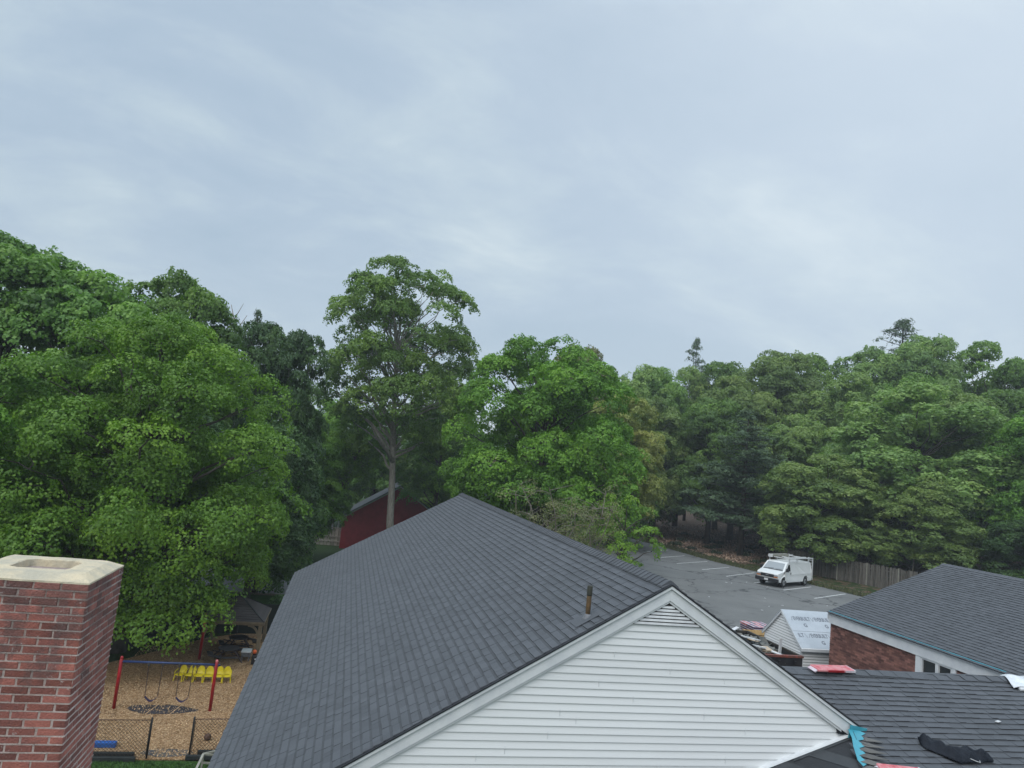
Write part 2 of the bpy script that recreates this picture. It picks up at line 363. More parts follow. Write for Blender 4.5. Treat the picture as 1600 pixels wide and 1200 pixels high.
def chips_mat():
    m = bpy.data.materials.new('wood_chips'); m.use_nodes = True; nt = m.node_tree; nt.nodes.clear()
    o = N(nt, 'ShaderNodeOutputMaterial'); p = N(nt, 'ShaderNodeBsdfPrincipled'); ln(nt, p.outputs[0], o.inputs[0])
    p.inputs['Roughness'].default_value = 0.9; p.inputs['Specular IOR Level'].default_value = 0.2
    geo = N(nt, 'ShaderNodeNewGeometry')
    vo = N(nt, 'ShaderNodeTexVoronoi'); vo.inputs['Scale'].default_value = 24; ln(nt, geo.outputs['Position'], vo.inputs['Vector'])
    sx = N(nt, 'ShaderNodeSeparateColor'); ln(nt, vo.outputs['Color'], sx.inputs[0])
    c = ramp(nt, sx.outputs[0], [(0.0, (0.18, 0.10, 0.048)), (0.4, (0.35, 0.21, 0.105)), (0.8, (0.48, 0.31, 0.165)), (1.0, (0.62, 0.45, 0.27))])
    a = noise(nt, geo.outputs['Position'], 0.9, 6, 0.6)
    rr = ramp(nt, a.outputs['Fac'], [(0.35, (0.74, 0.72, 0.70)), (0.65, (1.0, 1.0, 1.0))])
    cc = mixc(nt, 1.0, c.outputs[0], rr.outputs[0], 'MULTIPLY'); ln(nt, cc, p.inputs['Base Color'])
    bm = N(nt, 'ShaderNodeBump'); bm.inputs['Distance'].default_value = 0.04; bm.inputs['Strength'].default_value = 0.8
    ln(nt, vo.outputs['Distance'], bm.inputs['Height']); ln(nt, bm.outputs[0], p.inputs['Normal'])
    return m
def asphalt_mat(name, c0, c1, patch=1.0):
    m = bpy.data.materials.new(name); m.use_nodes = True; nt = m.node_tree; nt.nodes.clear()
    o = N(nt, 'ShaderNodeOutputMaterial'); p = N(nt, 'ShaderNodeBsdfPrincipled'); ln(nt, p.outputs[0], o.inputs[0])
    p.inputs['Roughness'].default_value = 0.85; p.inputs['Specular IOR Level'].default_value = 0.3
    geo = N(nt, 'ShaderNodeNewGeometry'); pos = geo.outputs['Position']
    a = noise(nt, pos, 0.22, 8, 0.6, 0.4); b = noise(nt, pos, 45, 3, 0.7)
    c = ramp(nt, a.outputs['Fac'], [(0.35, c0), (0.65, c1)]).outputs[0]
    g = ramp(nt, b.outputs['Fac'], [(0.3, (0.82,)*3), (0.7, (1.14,)*3)]); c = mixc(nt, 1.0, c, g.outputs[0], 'MULTIPLY')
    # cracks: thin lines of a warped voronoi, only where a low noise lets them open
    w = noise(nt, pos, 0.8, 5, 0.6); wv = N(nt, 'ShaderNodeVectorMath', operation='SCALE'); ln(nt, w.outputs['Color'], wv.inputs[0]); wv.inputs['Scale'].default_value = 2.2
    ad = N(nt, 'ShaderNodeVectorMath', operation='ADD'); ln(nt, pos, ad.inputs[0]); ln(nt, wv.outputs[0], ad.inputs[1])
    vo = N(nt, 'ShaderNodeTexVoronoi', feature='DISTANCE_TO_EDGE'); vo.inputs['Scale'].default_value = 0.16; ln(nt, ad.outputs[0], vo.inputs['Vector'])
    ck = ramp(nt, vo.outputs['Distance'], [(0.0, (1,1,1)), (0.020, (0,0,0))])
    msk = noise(nt, pos, 0.09, 3, 0.5); mk = ramp(nt, msk.outputs['Fac'], [(0.36, (0,0,0)), (0.48, (1,1,1))])
    k = math_(nt, 'MULTIPLY', math_(nt, 'MULTIPLY', ck.outputs[0], mk.outputs[0]), 0.9*patch)
    c = mixc(nt, k, c, (0.025, 0.026, 0.028))
    # pale scuffs
    s = noise(nt, pos, 1.7, 7, 0.72); s2 = ramp(nt, s.outputs['Fac'], [(0.64, (0,0,0)), (0.70, (1,1,1))])
    c = mixc(nt, math_(nt, 'MULTIPLY', s2.outputs[0], 0.45*patch), c, (0.34, 0.34, 0.33))
    oil = noise(nt, pos, 0.75, 3, 0.5); o2 = ramp(nt, oil.outputs['Fac'], [(0.60, (0,0,0)), (0.70, (1,1,1))])
    c = mixc(nt, math_(nt, 'MULTIPLY', o2.outputs[0], 0.30*patch), c, (0.05, 0.05, 0.052))
    ln(nt, c, p.inputs['Base Color'])
    bm = N(nt, 'ShaderNodeBump'); bm.inputs['Distance'].default_value = 0.01; bm.inputs['Strength'].default_value = 0.5; ln(nt, b.outputs['Fac'], bm.inputs['Height']); ln(nt, bm.outputs[0], p.inputs['Normal'])
    return m
M['asphalt'] = asphalt_mat('lot_asphalt', (0.135, 0.137, 0.135), (0.18, 0.181, 0.176))
M['street'] = asphalt_mat('street_asphalt', (0.24, 0.245, 0.25), (0.29, 0.295, 0.30), 0.4)

def leaf_mat(name, dark, light, yellow, transl=0.32, rough=0.5):
    m = bpy.data.materials.new(name); m.use_nodes = True; nt = m.node_tree; nt.nodes.clear()
    o = N(nt, 'ShaderNodeOutputMaterial')
    at = N(nt, 'ShaderNodeAttribute'); at.attribute_name = 'tint'; oi = N(nt, 'ShaderNodeObjectInfo')
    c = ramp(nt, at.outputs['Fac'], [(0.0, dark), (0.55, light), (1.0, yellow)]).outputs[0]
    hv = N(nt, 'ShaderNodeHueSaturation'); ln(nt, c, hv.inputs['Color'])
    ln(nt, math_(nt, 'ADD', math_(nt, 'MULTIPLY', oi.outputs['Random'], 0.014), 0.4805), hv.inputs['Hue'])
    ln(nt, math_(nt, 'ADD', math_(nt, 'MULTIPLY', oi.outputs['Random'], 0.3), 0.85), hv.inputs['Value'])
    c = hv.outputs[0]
    p = N(nt, 'ShaderNodeBsdfPrincipled'); ln(nt, c, p.inputs['Base Color']); p.inputs['Roughness'].default_value = rough; p.inputs['Specular IOR Level'].default_value = 0.35
    t = N(nt, 'ShaderNodeBsdfTranslucent')
    tcn = mixc(nt, 1.0, c, (1.05, 1.25, 0.6), 'MULTIPLY'); ln(nt, tcn, t.inputs['Color'])
    mx = N(nt, 'ShaderNodeMixShader'); mx.inputs[0].default_value = transl
    ln(nt, p.outputs[0], mx.inputs[1]); ln(nt, t.outputs[0], mx.inputs[2]); ln(nt, mx.outputs[0], o.inputs[0])
    return m
M['leaf_maple'] = leaf_mat('maple_leaves', (0.042, 0.120, 0.021), (0.118, 0.285, 0.034), (0.215, 0.430, 0.048))
M['leaf_mid'] = leaf_mat('mid_green_leaves', (0.048, 0.112, 0.030), (0.115, 0.237, 0.045), (0.200, 0.350, 0.062))
M['leaf_dark'] = leaf_mat('dark_green_leaves', (0.026, 0.066, 0.025), (0.058, 0.130, 0.038), (0.10, 0.19, 0.05), 0.25)
M['leaf_oak'] = leaf_mat('oak_leaves', (0.075, 0.150, 0.048), (0.169, 0.288, 0.077), (0.269, 0.388, 0.106))
M['leaf_yellow'] = leaf_mat('yellowish_leaves', (0.134, 0.179, 0.050), (0.258, 0.302, 0.078), (0.381, 0.381, 0.112))
M['leaf_olive'] = leaf_mat('olive_leaves', (0.090, 0.118, 0.050), (0.179, 0.207, 0.084), (0.269, 0.280, 0.112), 0.2)
M['needle'] = leaf_mat('pine_needles', (0.034, 0.069, 0.038), (0.067, 0.123, 0.062), (0.112, 0.179, 0.084), 0.15, 0.6)

# ------------------------------------------------------------------ terrain
def Sm(t): t = np.clip(t, 0, 1); return t*t*(3-2*t)
EY = [20, 30, 38, 44, 50, 57.5, 64, 78, 90, 120]; EX = [46, 44, 43, 42, 40.4, 38.2, 36.4, 35.0, 34.2, 34]
def xe(Y): return np.interp(Y, EY, EX)
def ter(X, Y):
    X = np.asarray(X, float); Y = np.asarray(Y, float)
    x0 = np.interp(Y, [30, 70], [6.5, 12.0])
    z = -3.1 + 3.1*Sm((X-x0)/5.5)
    d = X - xe(Y) - 4.0
    z = z + 9.0*Sm(d/75.0)
    z = z + 7.0*Sm((Y-94)/80.0)
    return z
g = G()
gx = np.concatenate([np.linspace(-700, -70, 14), np.linspace(-60, 110, 114), np.linspace(120, 800, 14)])
gy = np.concatenate([np.linspace(-300, -20, 8), np.linspace(-10, 130, 94), np.linspace(140, 900, 16)])
XX, YY = np.meshgrid(gx, gy); ZZ = ter(XX, YY)
small = np.sin(XX*1.3+YY*0.7)*np.sin(YY*1.1-XX*0.4)*0.06*(XX > xe(YY)+1)
ZZ = ZZ + small - 0.03
vv = np.stack([XX, YY, ZZ], -1).reshape(-1, 3)
nx, ny = len(gx), len(gy)
me = bpy.data.meshes.new('ground')
me.from_pydata(vv.tolist(), [], [(j*nx+i, j*nx+i+1, (j+1)*nx+i+1, (j+1)*nx+i) for j in range(ny-1) for i in range(nx-1)])
me.polygons.foreach_set('use_smooth', [True]*len(me.polygons))
lit = Sm((vv[:,0]-xe(vv[:,1])-2.0-np.where(vv[:,1] < 64, 5.0, 0.0))/4.0)*Sm((vv[:,1]-56)/8)
lit = np.maximum(lit, .46*(vv[:,0] > xe(vv[:,1])-.5))
at = me.attributes.new('litter', 'FLOAT', 'POINT'); at.data.foreach_set('value', lit.astype(np.float32))
tag(put('ground', me, ground_mat()), kind='structure')

def sheet(name, poly, z, m):
    g = G(); g.prism([(x, y, z-0.2) for x, y in poly], (0, 0, 0.2)); return tag(part(g, name, m, None), kind='structure')
# parking lot (flat), street, lawn strip, wood chips
lot = [(12.2, 12)] + [(42.5, 12)] + [(44, 30), (43, 38), (42, 44)] + [(40.4, 50), (38.2, 57.5), (36.4, 64), (35.2, 76), (34.4, 86), (30, 90), (18.5, 90), (18, 60), (13.5, 42)]
# make the verge edge uneven
ed = []
for i, (x, y) in enumerate(lot):
    ed.append((x, y))
    x2, y2 = lot[(i+1) % len(lot)]
    if 1 <= i <= 9:
        n_ = int(math.hypot(x2-x, y2-y)/0.8)
        for k in range(1, n_):
            t = k/n_; ed.append((x+(x2-x)*t + random.uniform(-.16, .16), y+(y2-y)*t))
sheet('parking_lot', ed, 0.0, M['asphalt'])
sheet('street', [(-90, 51.6), (5.8, 51.0), (5.8, 59.5), (-90, 60.5)], -3.09, M['street'])
sheet('lawn_strip', [(-60, 44.5), (6, 44.5), (6, 50.9), (-60, 51.5)], -3.10, lawn_mat())
sheet('lawn', [(-30, 12), (-1.2, 12), (-1.2, 25.30), (-30, 25.05)], -3.10, lawn_mat())
chips = [(-12, 25.3), (2, 25.55), (2, 41), (-3.2, 42), (-6.0, 39.8), (-8.4, 36.2), (-12, 31.5)]
sheet('wood_chip_ground', chips, -3.085, chips_mat())
# leaf litter pieces and tufts on the bank (scattered, nobody could count them)
def scatter(name, n, fn, size, m, label_kind='stuff', upright=False):
    P = fn(n); n = len(P)
    a = rng.uniform(0, 2*np.pi, n); s = rng.uniform(0.6, 1.3, n)*size
    if upright:
        t = np.stack([np.cos(a), np.sin(a), np.zeros(n)], -1)*(s*0.25)[:,None]
        u = np.stack([rng.normal(0, .3, n), rng.normal(0, .3, n), np.ones(n)], -1)*s[:,None]
        V = np.stack([P-t, P+t, P+u+t*0.1, P+u-t*0.1], 1)
    else:
        tl = rng.normal(0, .35, (n, 2))
        t = np.stack([np.cos(a), np.sin(a), tl[:,0]], -1)*s[:,None]*.5
        u = np.stack([-np.sin(a), np.cos(a), tl[:,1]], -1)*s[:,None]*.35
        V = np.stack([P-t, P-u, P+t, P+u], 1); V[:,:,2] += size*.25
    o = quads(name, V.reshape(-1, 3), rng.uniform(0, 1, n), m)
    return tag(o, kind=label_kind)
def quads(name, V, tint, m, parent=None):
    n = len(V)//4
    me = bpy.data.meshes.new(name)
    me.vertices.add(len(V)); me.vertices.foreach_set('co', V.astype(np.float32).ravel())
    me.loops.add(len(V)); me.loops.foreach_set('vertex_index', np.arange(len(V), dtype=np.int32))
    me.polygons.add(n); me.polygons.foreach_set('loop_start', np.arange(0, len(V), 4, dtype=np.int32))
    me.polygons.foreach_set('loop_total', np.full(n, 4, dtype=np.int32))
    at = me.attributes.new('tint', 'FLOAT', 'FACE'); at.data.foreach_set('value', tint.astype(np.float32))
    me.update(calc_edges=True); me.validate()
    return put(name, me, m, parent)
def bank(n):
    y = rng.uniform(62, 100, n); x = xe(y) + rng.gamma(2.0, 3.6, n) + 2.0 + np.where(y < 64, 5.0, 0)
    return np.stack([x, y, ter(x, y)], -1)
def verge(n):
    y = rng.uniform(44, 92, n); x = xe(y) + np.abs(rng.normal(0, 1.3, n)) - 0.15
    return np.stack([x, y, ter(x, y)-.02], -1)
M['litter'] = mat('dry_leaves', (0.27, 0.18, 0.125), 0.9, tint=0.5, col2=(0.36, 0.26, 0.19), vscale=3)
M['weed'] = mat('verge_weeds', (0.05, 0.075, 0.025), 0.9, tint=0.5, col2=(0.10, 0.095, 0.04), vscale=1.5)
M['grassb'] = mat('lawn_blades', (0.035, 0.10, 0.018), 0.9, tint=0.45, col2=(0.06, 0.13, 0.03), vscale=2)
tag(scatter('leaf_litter', 14000, bank, 0.22, M['litter']), 'brown fallen leaves carpeting the bank beyond the parking lot', 'leaf litter')
tag(scatter('verge_weeds', 9000, verge, 0.16, M['weed'], upright=True), 'scruffy weeds and grass along the edge of the parking lot', 'weeds')
M['chip'] = mat('loose_chip', (0.40, 0.25, 0.13), 0.9, tint=0.3, col2=(0.52, 0.36, 0.21), vscale=6)
def chipf(n):
    x = rng.uniform(-8.5, -1.5, n); y = rng.uniform(25.6, 38, n)
    P = np.stack([x, y, np.full(n, -3.085)], -1)
    on_mat = ((x+5.75)/1.12)**2+((y-29.68)/.50)**2 < 1.05; on_soil = ((x+4.6)/.72)**2+((y-25.88)/.33)**2 < 1
    return P[~(on_mat | on_soil)]
tag(scatter('wood_chips', 26000, chipf, 0.05, M['chip']), 'loose wood chips spread over the playground', 'wood chips')
def lawnf(n):
    x = rng.uniform(-8, -1.6, n); y = rng.uniform(23.0, 25.2, n)
    return np.stack([x, y, np.full(n, -3.1)], -1)
tag(scatter('grass', 14000, lawnf, 0.06, M['grassb'], upright=True), 'short green grass in front of the chain link fence', 'grass')

# stall lines
L6 = [((31.05,67.73),(34.82,70.68)), ((29.72,62.90),(34.78,66.72)), ((30.53,59.99),(35.48,63.36)), ((31.57,57.17),(35.98,60.14)),
      ((32.19,54.14),(37.10,57.69)), ((33.13,51.50),(37.4,54.45)), ((34.12,48.98),(38.58,51.68)), ((34.75,46.13),(39.91,49.26))]
for (a, b) in L6:
    g = G(); d = Vector((b[0]-a[0], b[1]-a[1])).normalized(); n_ = Vector((-d.y, d.x))*0.055
    K = 14; L = []
    for s_ in (1, -1):
        rr = range(K+1) if s_ == 1 else range(K, -1, -1)
        for k in rr:
            t = k/K; j = random.uniform(-.012, .012)
            L.append((a[0]+(b[0]-a[0])*t + s_*n_.x + j, a[1]+(b[1]-a[1])*t + s_*n_.y + j, 0.002))
    g.prism(L, (0, 0, 0.003)); tag(part(g, 'painted_line', M['white_line'], None), kind='structure')
# kerb stones along the street
g = G(); g.box(-90, 5.8, 50.92, 51.05, -3.2, -2.98); tag(part(g, 'kerb', M['hole'], None), kind='structure')

# ------------------------------------------------------------------ shingle fields
def wedge_mesh(name, w, ln_, t, off=0.0):
    """a shingle tab lying in local x (ridge) / y (down slope) / z (up normal)"""
    g = G()
    ym = .062; zm = .001+(t-.001)*ym/ln_
    g.add([(0, 0, -.012), (w, 0, -.012), (w, ln_, -.012), (0, ln_, -.012), (0, 0, .001), (w, 0, .001), (w, ln_, t), (0, ln_, t), (0, ym, zm), (w, ym, zm)],
          [(4,5,9,8),(8,9,6,7),(2,3,7,6),(1,2,6,9,5),(3,0,4,8,7),(3,2,1,0)])
    return g.mesh(name)
TABW = [0.12, 0.165, 0.21, 0.265]; TABT = [0.0105, 0.0165]
TAB = {}
def shingle_field(parent, origin, ux, dn, width, length, m, expo=0.143, singles=300, clip=None, keep=None, wmul=1.0):
    """origin at ridge end; ux unit along ridge, dn unit down slope; width along ux"""
    origin = Vector(origin); ux = Vector(ux).normalized(); dn = Vector(dn).normalized(); nz = ux.cross(dn)
    if nz.z < 0: nz = -nz
    rows = int(math.ceil(length/expo)); recs = []
    for r in range(rows):
        x = random.uniform(-0.2, 0); last = 0
        while x < width:
            k = random.randrange(len(TABW)); w = TABW[k]*wmul; ti = 1-last if random.random() < .8 else last; last = ti
            x0 = max(x, 0); x1 = min(x+w, width)
            if x1-x0 > .03: recs.append((x0, x1, r*expo, ti, random.uniform(0.001, 1)))
            x += w
    P = np.array([[*(origin + ux*((a+b)/2) + dn*(y+expo*.7))] for a, b, y, _, _ in recs])
    if keep is not None:
        kp = [keep(p) for p in P]; recs = [q for q, k in zip(recs, kp) if k]; P = P[np.array(kp)]
    near = set(nearest_in_view(P, singles).tolist()) if singles else set()
    pw = WP[parent.name]
    V = []; T = []
    mrot = Matrix((ux, dn, nz)).transposed()
    flip = mrot.determinant() < 0
    nsh = 0
    for i, (a, b, y, ti, tn) in enumerate(recs):
        jit = random.uniform(-.004, .004)
        o = origin + ux*a + dn*(y+jit)
        if i in near and b < width-.001 and a > .001:
            key = (round(b-a, 3), ti)
            if key not in TAB:
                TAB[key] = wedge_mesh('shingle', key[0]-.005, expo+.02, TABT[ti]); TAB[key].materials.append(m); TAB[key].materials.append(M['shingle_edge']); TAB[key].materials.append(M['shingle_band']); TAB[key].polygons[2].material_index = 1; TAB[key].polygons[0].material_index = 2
            ob = bpy.data.objects.new('shingle', TAB[key]); C.objects.link(ob); ob.parent = parent
            mm = mrot.to_4x4(); mm.translation = o - pw
            ob.matrix_local = mm
            nsh += 1
        else:
            w = b-a-.005; h = expo+.02; t = TABT[ti]
            ym = .062; zm = .001+(t-.001)*ym/h
            lp = [(0,0,-.012),(w,0,-.012),(w,h,-.012),(0,h,-.012),(0,0,.001),(w,0,.001),(w,h,t),(0,h,t),(0,ym,zm),(w,ym,zm)]
            V.append([tuple(o + ux*p[0] + dn*p[1] + nz*p[2] - pw) for p in lp]); T += [tn]*5
    V = np.array(V).reshape(-1, 3); nb = len(V)//10
    F = [(4,5,9,8),(8,9,6,7),(2,3,7,6),(1,2,6,9,5),(3,0,4,8,7)]
    idx = [[q+k*10 for q in f] for k in range(nb) for f in F]
    me = bpy.data.meshes.new('shingle_field'); me.from_pydata(V.tolist(), [], idx)
    at = me.attributes.new('tint', 'FLOAT', 'FACE'); at.data.foreach_set('value', T); me.update()
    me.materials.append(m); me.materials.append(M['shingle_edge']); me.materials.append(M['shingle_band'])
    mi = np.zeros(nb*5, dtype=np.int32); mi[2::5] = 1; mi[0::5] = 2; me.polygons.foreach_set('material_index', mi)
    o = put('shingle_field', me, None, parent); o['kind'] = 'stuff'
    return o

def tint_of(i): return (i*0.618) % 1

# ------------------------------------------------------------------ white gabled house (foreground)
AX, AY, AZ = 4.892, 9.734, 6.066; HL, HH, HW = 20.02, 3.703, 6.349
SL = HH/HW; sl_len = math.hypot(HH, HW)
house = thing('white_gabled_house', 'long house with dark shingle roof and white clapboard gable, filling the middle foreground', 'house', (AX, AY, -3.1))
dnL = Vector((-HW, 0, -HH)).normalized(); dnR = Vector((HW, 0, -HH)).normalized()
# roof deck
g = G()
th = 0.05
g.prism([(AX, AY+.012, AZ-.022), (AX-HW, AY+.012, AZ-HH-.022), (AX-HW, AY+.012, AZ-HH-.022-th), (AX, AY+.012, AZ-.022-th*1.1), (AX+HW, AY+.012, AZ-HH-.022-th), (AX+HW, AY+.012, AZ-HH-.022)], (0, HL-.024, 0))
deck = part(g, 'roof_deck', M['drip'], house)
shingle_field(house, (AX, AY, AZ), (0, 1, 0), dnL, HL, sl_len, M['shingle'], singles=300)
shingle_field(house, (AX, AY, AZ), (0, 1, 0), dnR, HL, sl_len, M['shingle'], singles=0, wmul=2)
# ridge caps
capg = G()
def cap_mesh():
    g = G(); w = .14; L = .165
    for s in (-1, 1):
        pass
    prof = [(-w, -w*SL), (-.03, -.006), (0, .006), (.03, -.006), (w, -w*SL)]
    v = []; 
    for y, up in ((0, .022), (L, .006)):
        for x, z in prof: v.append((x, y, z+up))
        for x, z in prof: v.append((x, y, z-.02))
    f = []
    for k in range(4):
        f.append((k, k+1, k+11, k+10)); 
    f += [(0, 5, 6, 1), (1, 6, 7, 2), (2, 7, 8, 3), (3, 8, 9, 4), (0, 10, 15, 5), (4, 9, 19, 14)]
    g.add(v, f); return g.mesh('ridge_cap')
cm = cap_mesh(); cm.materials.append(M['shingle'])
nc = int(HL/.143)
for k in range(nc):
    sag = -0.05*math.sin(math.pi*k/nc) 
    o = put('ridge_cap', cm, None, house, (random.uniform(-.004, .004), .04+k*.143, AZ+3.1+.014)); 
# fascia boards, rake trim
def rake_board(top_off, bot_off, y0, y1, name, m, xlimL=HW, xlimR=3.45, xin=0.0):
    for sgn, lim in ((-1, xlimL), (1, xlimR)):
        g = G()
        p = [(AX, y0, AZ-top_off), (AX+sgn*lim, y0, AZ-top_off-SL*lim), (AX+sgn*lim, y0, AZ-bot_off-SL*lim), (AX, y0, AZ-bot_off)]
        if sgn > 0: p = p[::-1]
        g.prism(p, (0, y1-y0, 0)); part(g, name, m, house, bevel=0.003)
rake_board(.030, .075, AY-.035, AY+.04, 'crown_trim', M['trim'])
rake_board(.0775, .250, AY-.005, AY+.045, 'rake_board', M['trim'])
rake_board(.2525, .285, AY+.010, AY+.06, 'siding_channel', M['trim'])
rake_board(.004, .028, AY-.045, AY+.03, 'drip_edge', M['drip'])
# siding courses, each one a board
ey = AY+.062
def siding_boards():
    z1 = 5.449; k = 0
    while z1 > 2.05:
        z0 = z1-.1045
        def xl(z): return max(AX-HW+.3, AX-(AZ-.27-z)/SL)
        def xr(z):
            return min(AX+HW-.3, AX+(AZ-.27-z)/SL)
        g = G()
        a, b, c, d = xl(z0), xr(z0), xr(z1), xl(z1)
        yo, yi = ey-.020, ey-.001
        g.hexa([(a, yo, z0), (b, yo, z0), (b, yi+.03, z0), (a, yi+.03, z0), (d, yi, z1+.004), (c, yi, z1+.004), (c, yi+.03, z1+.004), (d, yi+.03, z1+.004)])
        part(g, 'siding_board', M['siding'], house)
        # butt joints: a slightly proud overlap end
        z1 = z0; k += 1
    return z1
zb = siding_boards()
g = G(); g.prism([(AX-HW+.3, ey+.03, -3.1), (AX+HW-.3, ey+.03, -3.1), (AX+HW-.3, ey+.03, AZ-HH-.1), (AX, ey+.03, AZ-.2), (AX-HW+.3, ey+.03, AZ-HH-.1)], (0, HL-.2, 0))
part(g, 'wall', M['siding'], house)
# vertical lap joints in some courses
for (x, z) in ((5.9, 4.69), (4.1, 5.0), (2.2, 3.55), (6.0, 3.55), (4.9, 3.44), (3.9, 4.59), (6.6, 4.27), (4.45, 4.38), (3.35, 4.17), (3.6, 4.07), (5.6, 4.17), (6.3, 3.965), (3.2, 3.86), (5.0, 4.8), (2.6, 3.65)):
    g = G(); g.box(x, x+.006, ey-.019, ey-.004, z-.05, z+.05); part(g, 'siding_joint', M['trim'], house)
# louvered vent
g = G(); g.prism([(4.892, ey-.03, 5.823), (4.245, ey-.03, 5.449), (5.515, ey-.03, 5.449)], (0, .012, 0)); part(g, 'vent_backing', M['dark_table'], house)
for sgn in (-1, 1):
    g = G(); p = [(4.889, AY+.018, 5.83), (4.889+sgn*.70, AY+.018, 5.83-.70*SL), (4.889+sgn*.62, AY+.018, 5.83-.70*SL), (4.889, AY+.018, 5.785)]
    if sgn > 0: p = p[::-1]
    g.prism(p, (0, .03, 0)); part(g, 'vent_frame', M['trim'], house)
for k in range(7):
    z = 5.464+k*.049; hw = (5.80-z-.030)/SL
    if hw < .03: continue
    g = G(); g.hexa([(4.889-hw, AY+.022, z-.008), (4.889+hw, AY+.022, z-.008), (4.889+hw, AY+.030, z-.012), (4.889-hw, AY+.030, z-.012),
                     (4.889-hw*.97, AY+.037, z+.039), (4.889+hw*.97, AY+.037, z+.039), (4.889+hw*.97, AY+.045, z+.036), (4.889-hw*.97, AY+.045, z+.036)])
    part(g, 'louver_slat', M['louver'], house)
# eave fascia + gutter, left
g = G(); g.box(AX-HW-.005, AX-HW+.02, AY+.02, AY+HL-.02, AZ-HH-.20, AZ-HH-.03); part(g, 'eave_fascia', M['trim'], house)
g = G(); g.box(AX-HW+.0205, AX-HW+.3, AY+.1, AY+HL-.02, AZ-HH-.2, AZ-HH-.16); part(g, 'soffit', M['trim'], house)

# vent pipe on the roof
vx, vy, vz = 3.772, 10.14, AZ-SL*(AX-3.772)
vent = thing('vent_pipe', 'rusty brown vent pipe standing on the dark roof near the gable', 'vent pipe', (vx, vy, vz))
g = G(); g.lathe([(.036, -.12), (.0365, .33), (.036, .335)], (vx, vy, vz), 16); part(g, 'pipe', M['copper'], vent, True)
g = G(); g.lathe([(.0395, .33), (.041, .345), (.041, .465), (.038, .475), (.030, .475), (.028, .40)], (vx, vy, vz), 16); part(g, 'rim', M['pipe_top'], vent, True)
g = G(); g.lathe([(.085, -.045), (.080, .0), (.062, .012), (.060, .035), (.048, .045), (.044, .06), (.037, .062)], (vx, vy, vz), 20); part(g, 'boot', M['lead'], vent, True)
nrm = Vector((-SL, 0, 1)).normalized()
g = G(); c = Vector((vx-.04, vy, vz-.04*SL)); dy = Vector((0, .17, 0)); dd = dnL*.2
g.prism([tuple(c-dy-dd+nrm*.016), tuple(c-dy+dd+nrm*.016), tuple(c+dy+dd+nrm*.016), tuple(c+dy-dd+nrm*.016)][::-1], tuple(nrm*.006)); part(g, 'flashing', M['shingle'], vent)

# ------------------------------------------------------------------ brick chimney (foreground left)
CX1, CY0 = -2.044, 6.80; CX0, CY1 = -3.10, 7.735; CZT = 6.172
chim = thing('brick_chimney', 'tall red brick chimney with white stained joints and a cream concrete crown, far left foreground', 'chimney', ((CX0+CX1)/2, (CY0+CY1)/2, -3.1))
CH = .0665; BW = .2145
g = G(); g.box(CX0+.0005, CX1-.0005, CY0+.0005, CY1-.0005, -3.1, CZT-.002); part(g, 'mortar_core', M['mortar_c'], chim)
bricks = []
BH = CH-.011
def brick_rec(face, u0, u1, z): return (face, u0, u1, z)
nrow = int((CZT+3.1)/CH)
for r in range(nrow):
    z = CZT - r*CH - BH
    for face in range(4):
        Lf = (CX1-CX0) if face % 2 == 0 else (CY1-CY0)
        st = -BW*.5 if (r+face) % 2 else 0.0
        u = Lf - st
        x = Lf + (BW*.5 if (r + (face in (1, 3))) % 2 else 0)
        while x > 0.02:
            a = max(x-BW+.006, 0); b = min(x-.006, Lf)
            if x >= Lf: b = Lf
            if b-a > .03: bricks.append((face, a, b, z, r))
            x -= BW
def brick_pos(fc, a, b, z):
    m_ = (a+b)/2
    if fc == 0: return (CX0+m_, CY0, z+BH/2)        # front, faces -Y
    if fc == 1: return (CX1, CY0+m_, z+BH/2)        # right, faces +X
    if fc == 2: return (CX0+m_, CY1, z+BH/2)
    return (CX0, CY0+m_, z+BH/2)
BP = np.array([brick_pos(*b[:4]) for b in bricks])
vis = np.array([b[0] in (0, 1) for b in bricks])
ok, dd_ = in_view(BP); cand = np.where(ok & vis)[0]; cand = set(cand[np.argsort(-BP[cand, 2])][:300].tolist())
def brick_shape(face, w, h, d=.05, seed=0):
    """a worn brick, centred on its outer face; slightly pillowed and chipped"""
    rr = random.Random(seed)
    j = lambda s=.0022: rr.uniform(-s, s)
    V = []
    for z in (-h/2, h/2):
        for x in (-w/2, w/2): V.append((x+j(), d, z+j(.0012)))
    F3 = []
    pts = [(-w/2, -h/2), (-w/6, -h/2), (w/6, -h/2), (w/2, -h/2), (w/2, h/2), (w/6, h/2), (-w/6, h/2), (-w/2, h/2)]
    for x, z in pts: V.append((x+j(), .0015+j(.001), z+j(.0014)))
    for x, z in pts:
        V.append((x*(1-.008/max(abs(w)/2, .01)*1.0) if abs(x) > w/3 else x, -.004+j(.0012), z*(1-.10)))
    f = [(0, 1, 3, 2)]
    o = 4; i_ = 12
    for k in range(8): f.append((o+k, o+(k+1) % 8, i_+(k+1) % 8, i_+k))
    f += [(i_, i_+1, i_+6, i_+7), (i_+1, i_+2, i_+5, i_+6), (i_+2, i_+3, i_+4, i_+5)]
    f += [(0, 4, 5, 6, 7, 1)][::1] + [(2, 3, 8, 9, 10, 11)] + [(0, 2, 11, 4)] + [(1, 7, 8, 3)]
    ang = {0: 0, 1: math.pi/2, 2: math.pi, 3: -math.pi/2}[face]
    m = Matrix.Rotation(ang, 3, 'Z')
    return [tuple(m @ Vector(v)) for v in V], f
bcache = {}; gs = G(); pw = WP[chim.name]
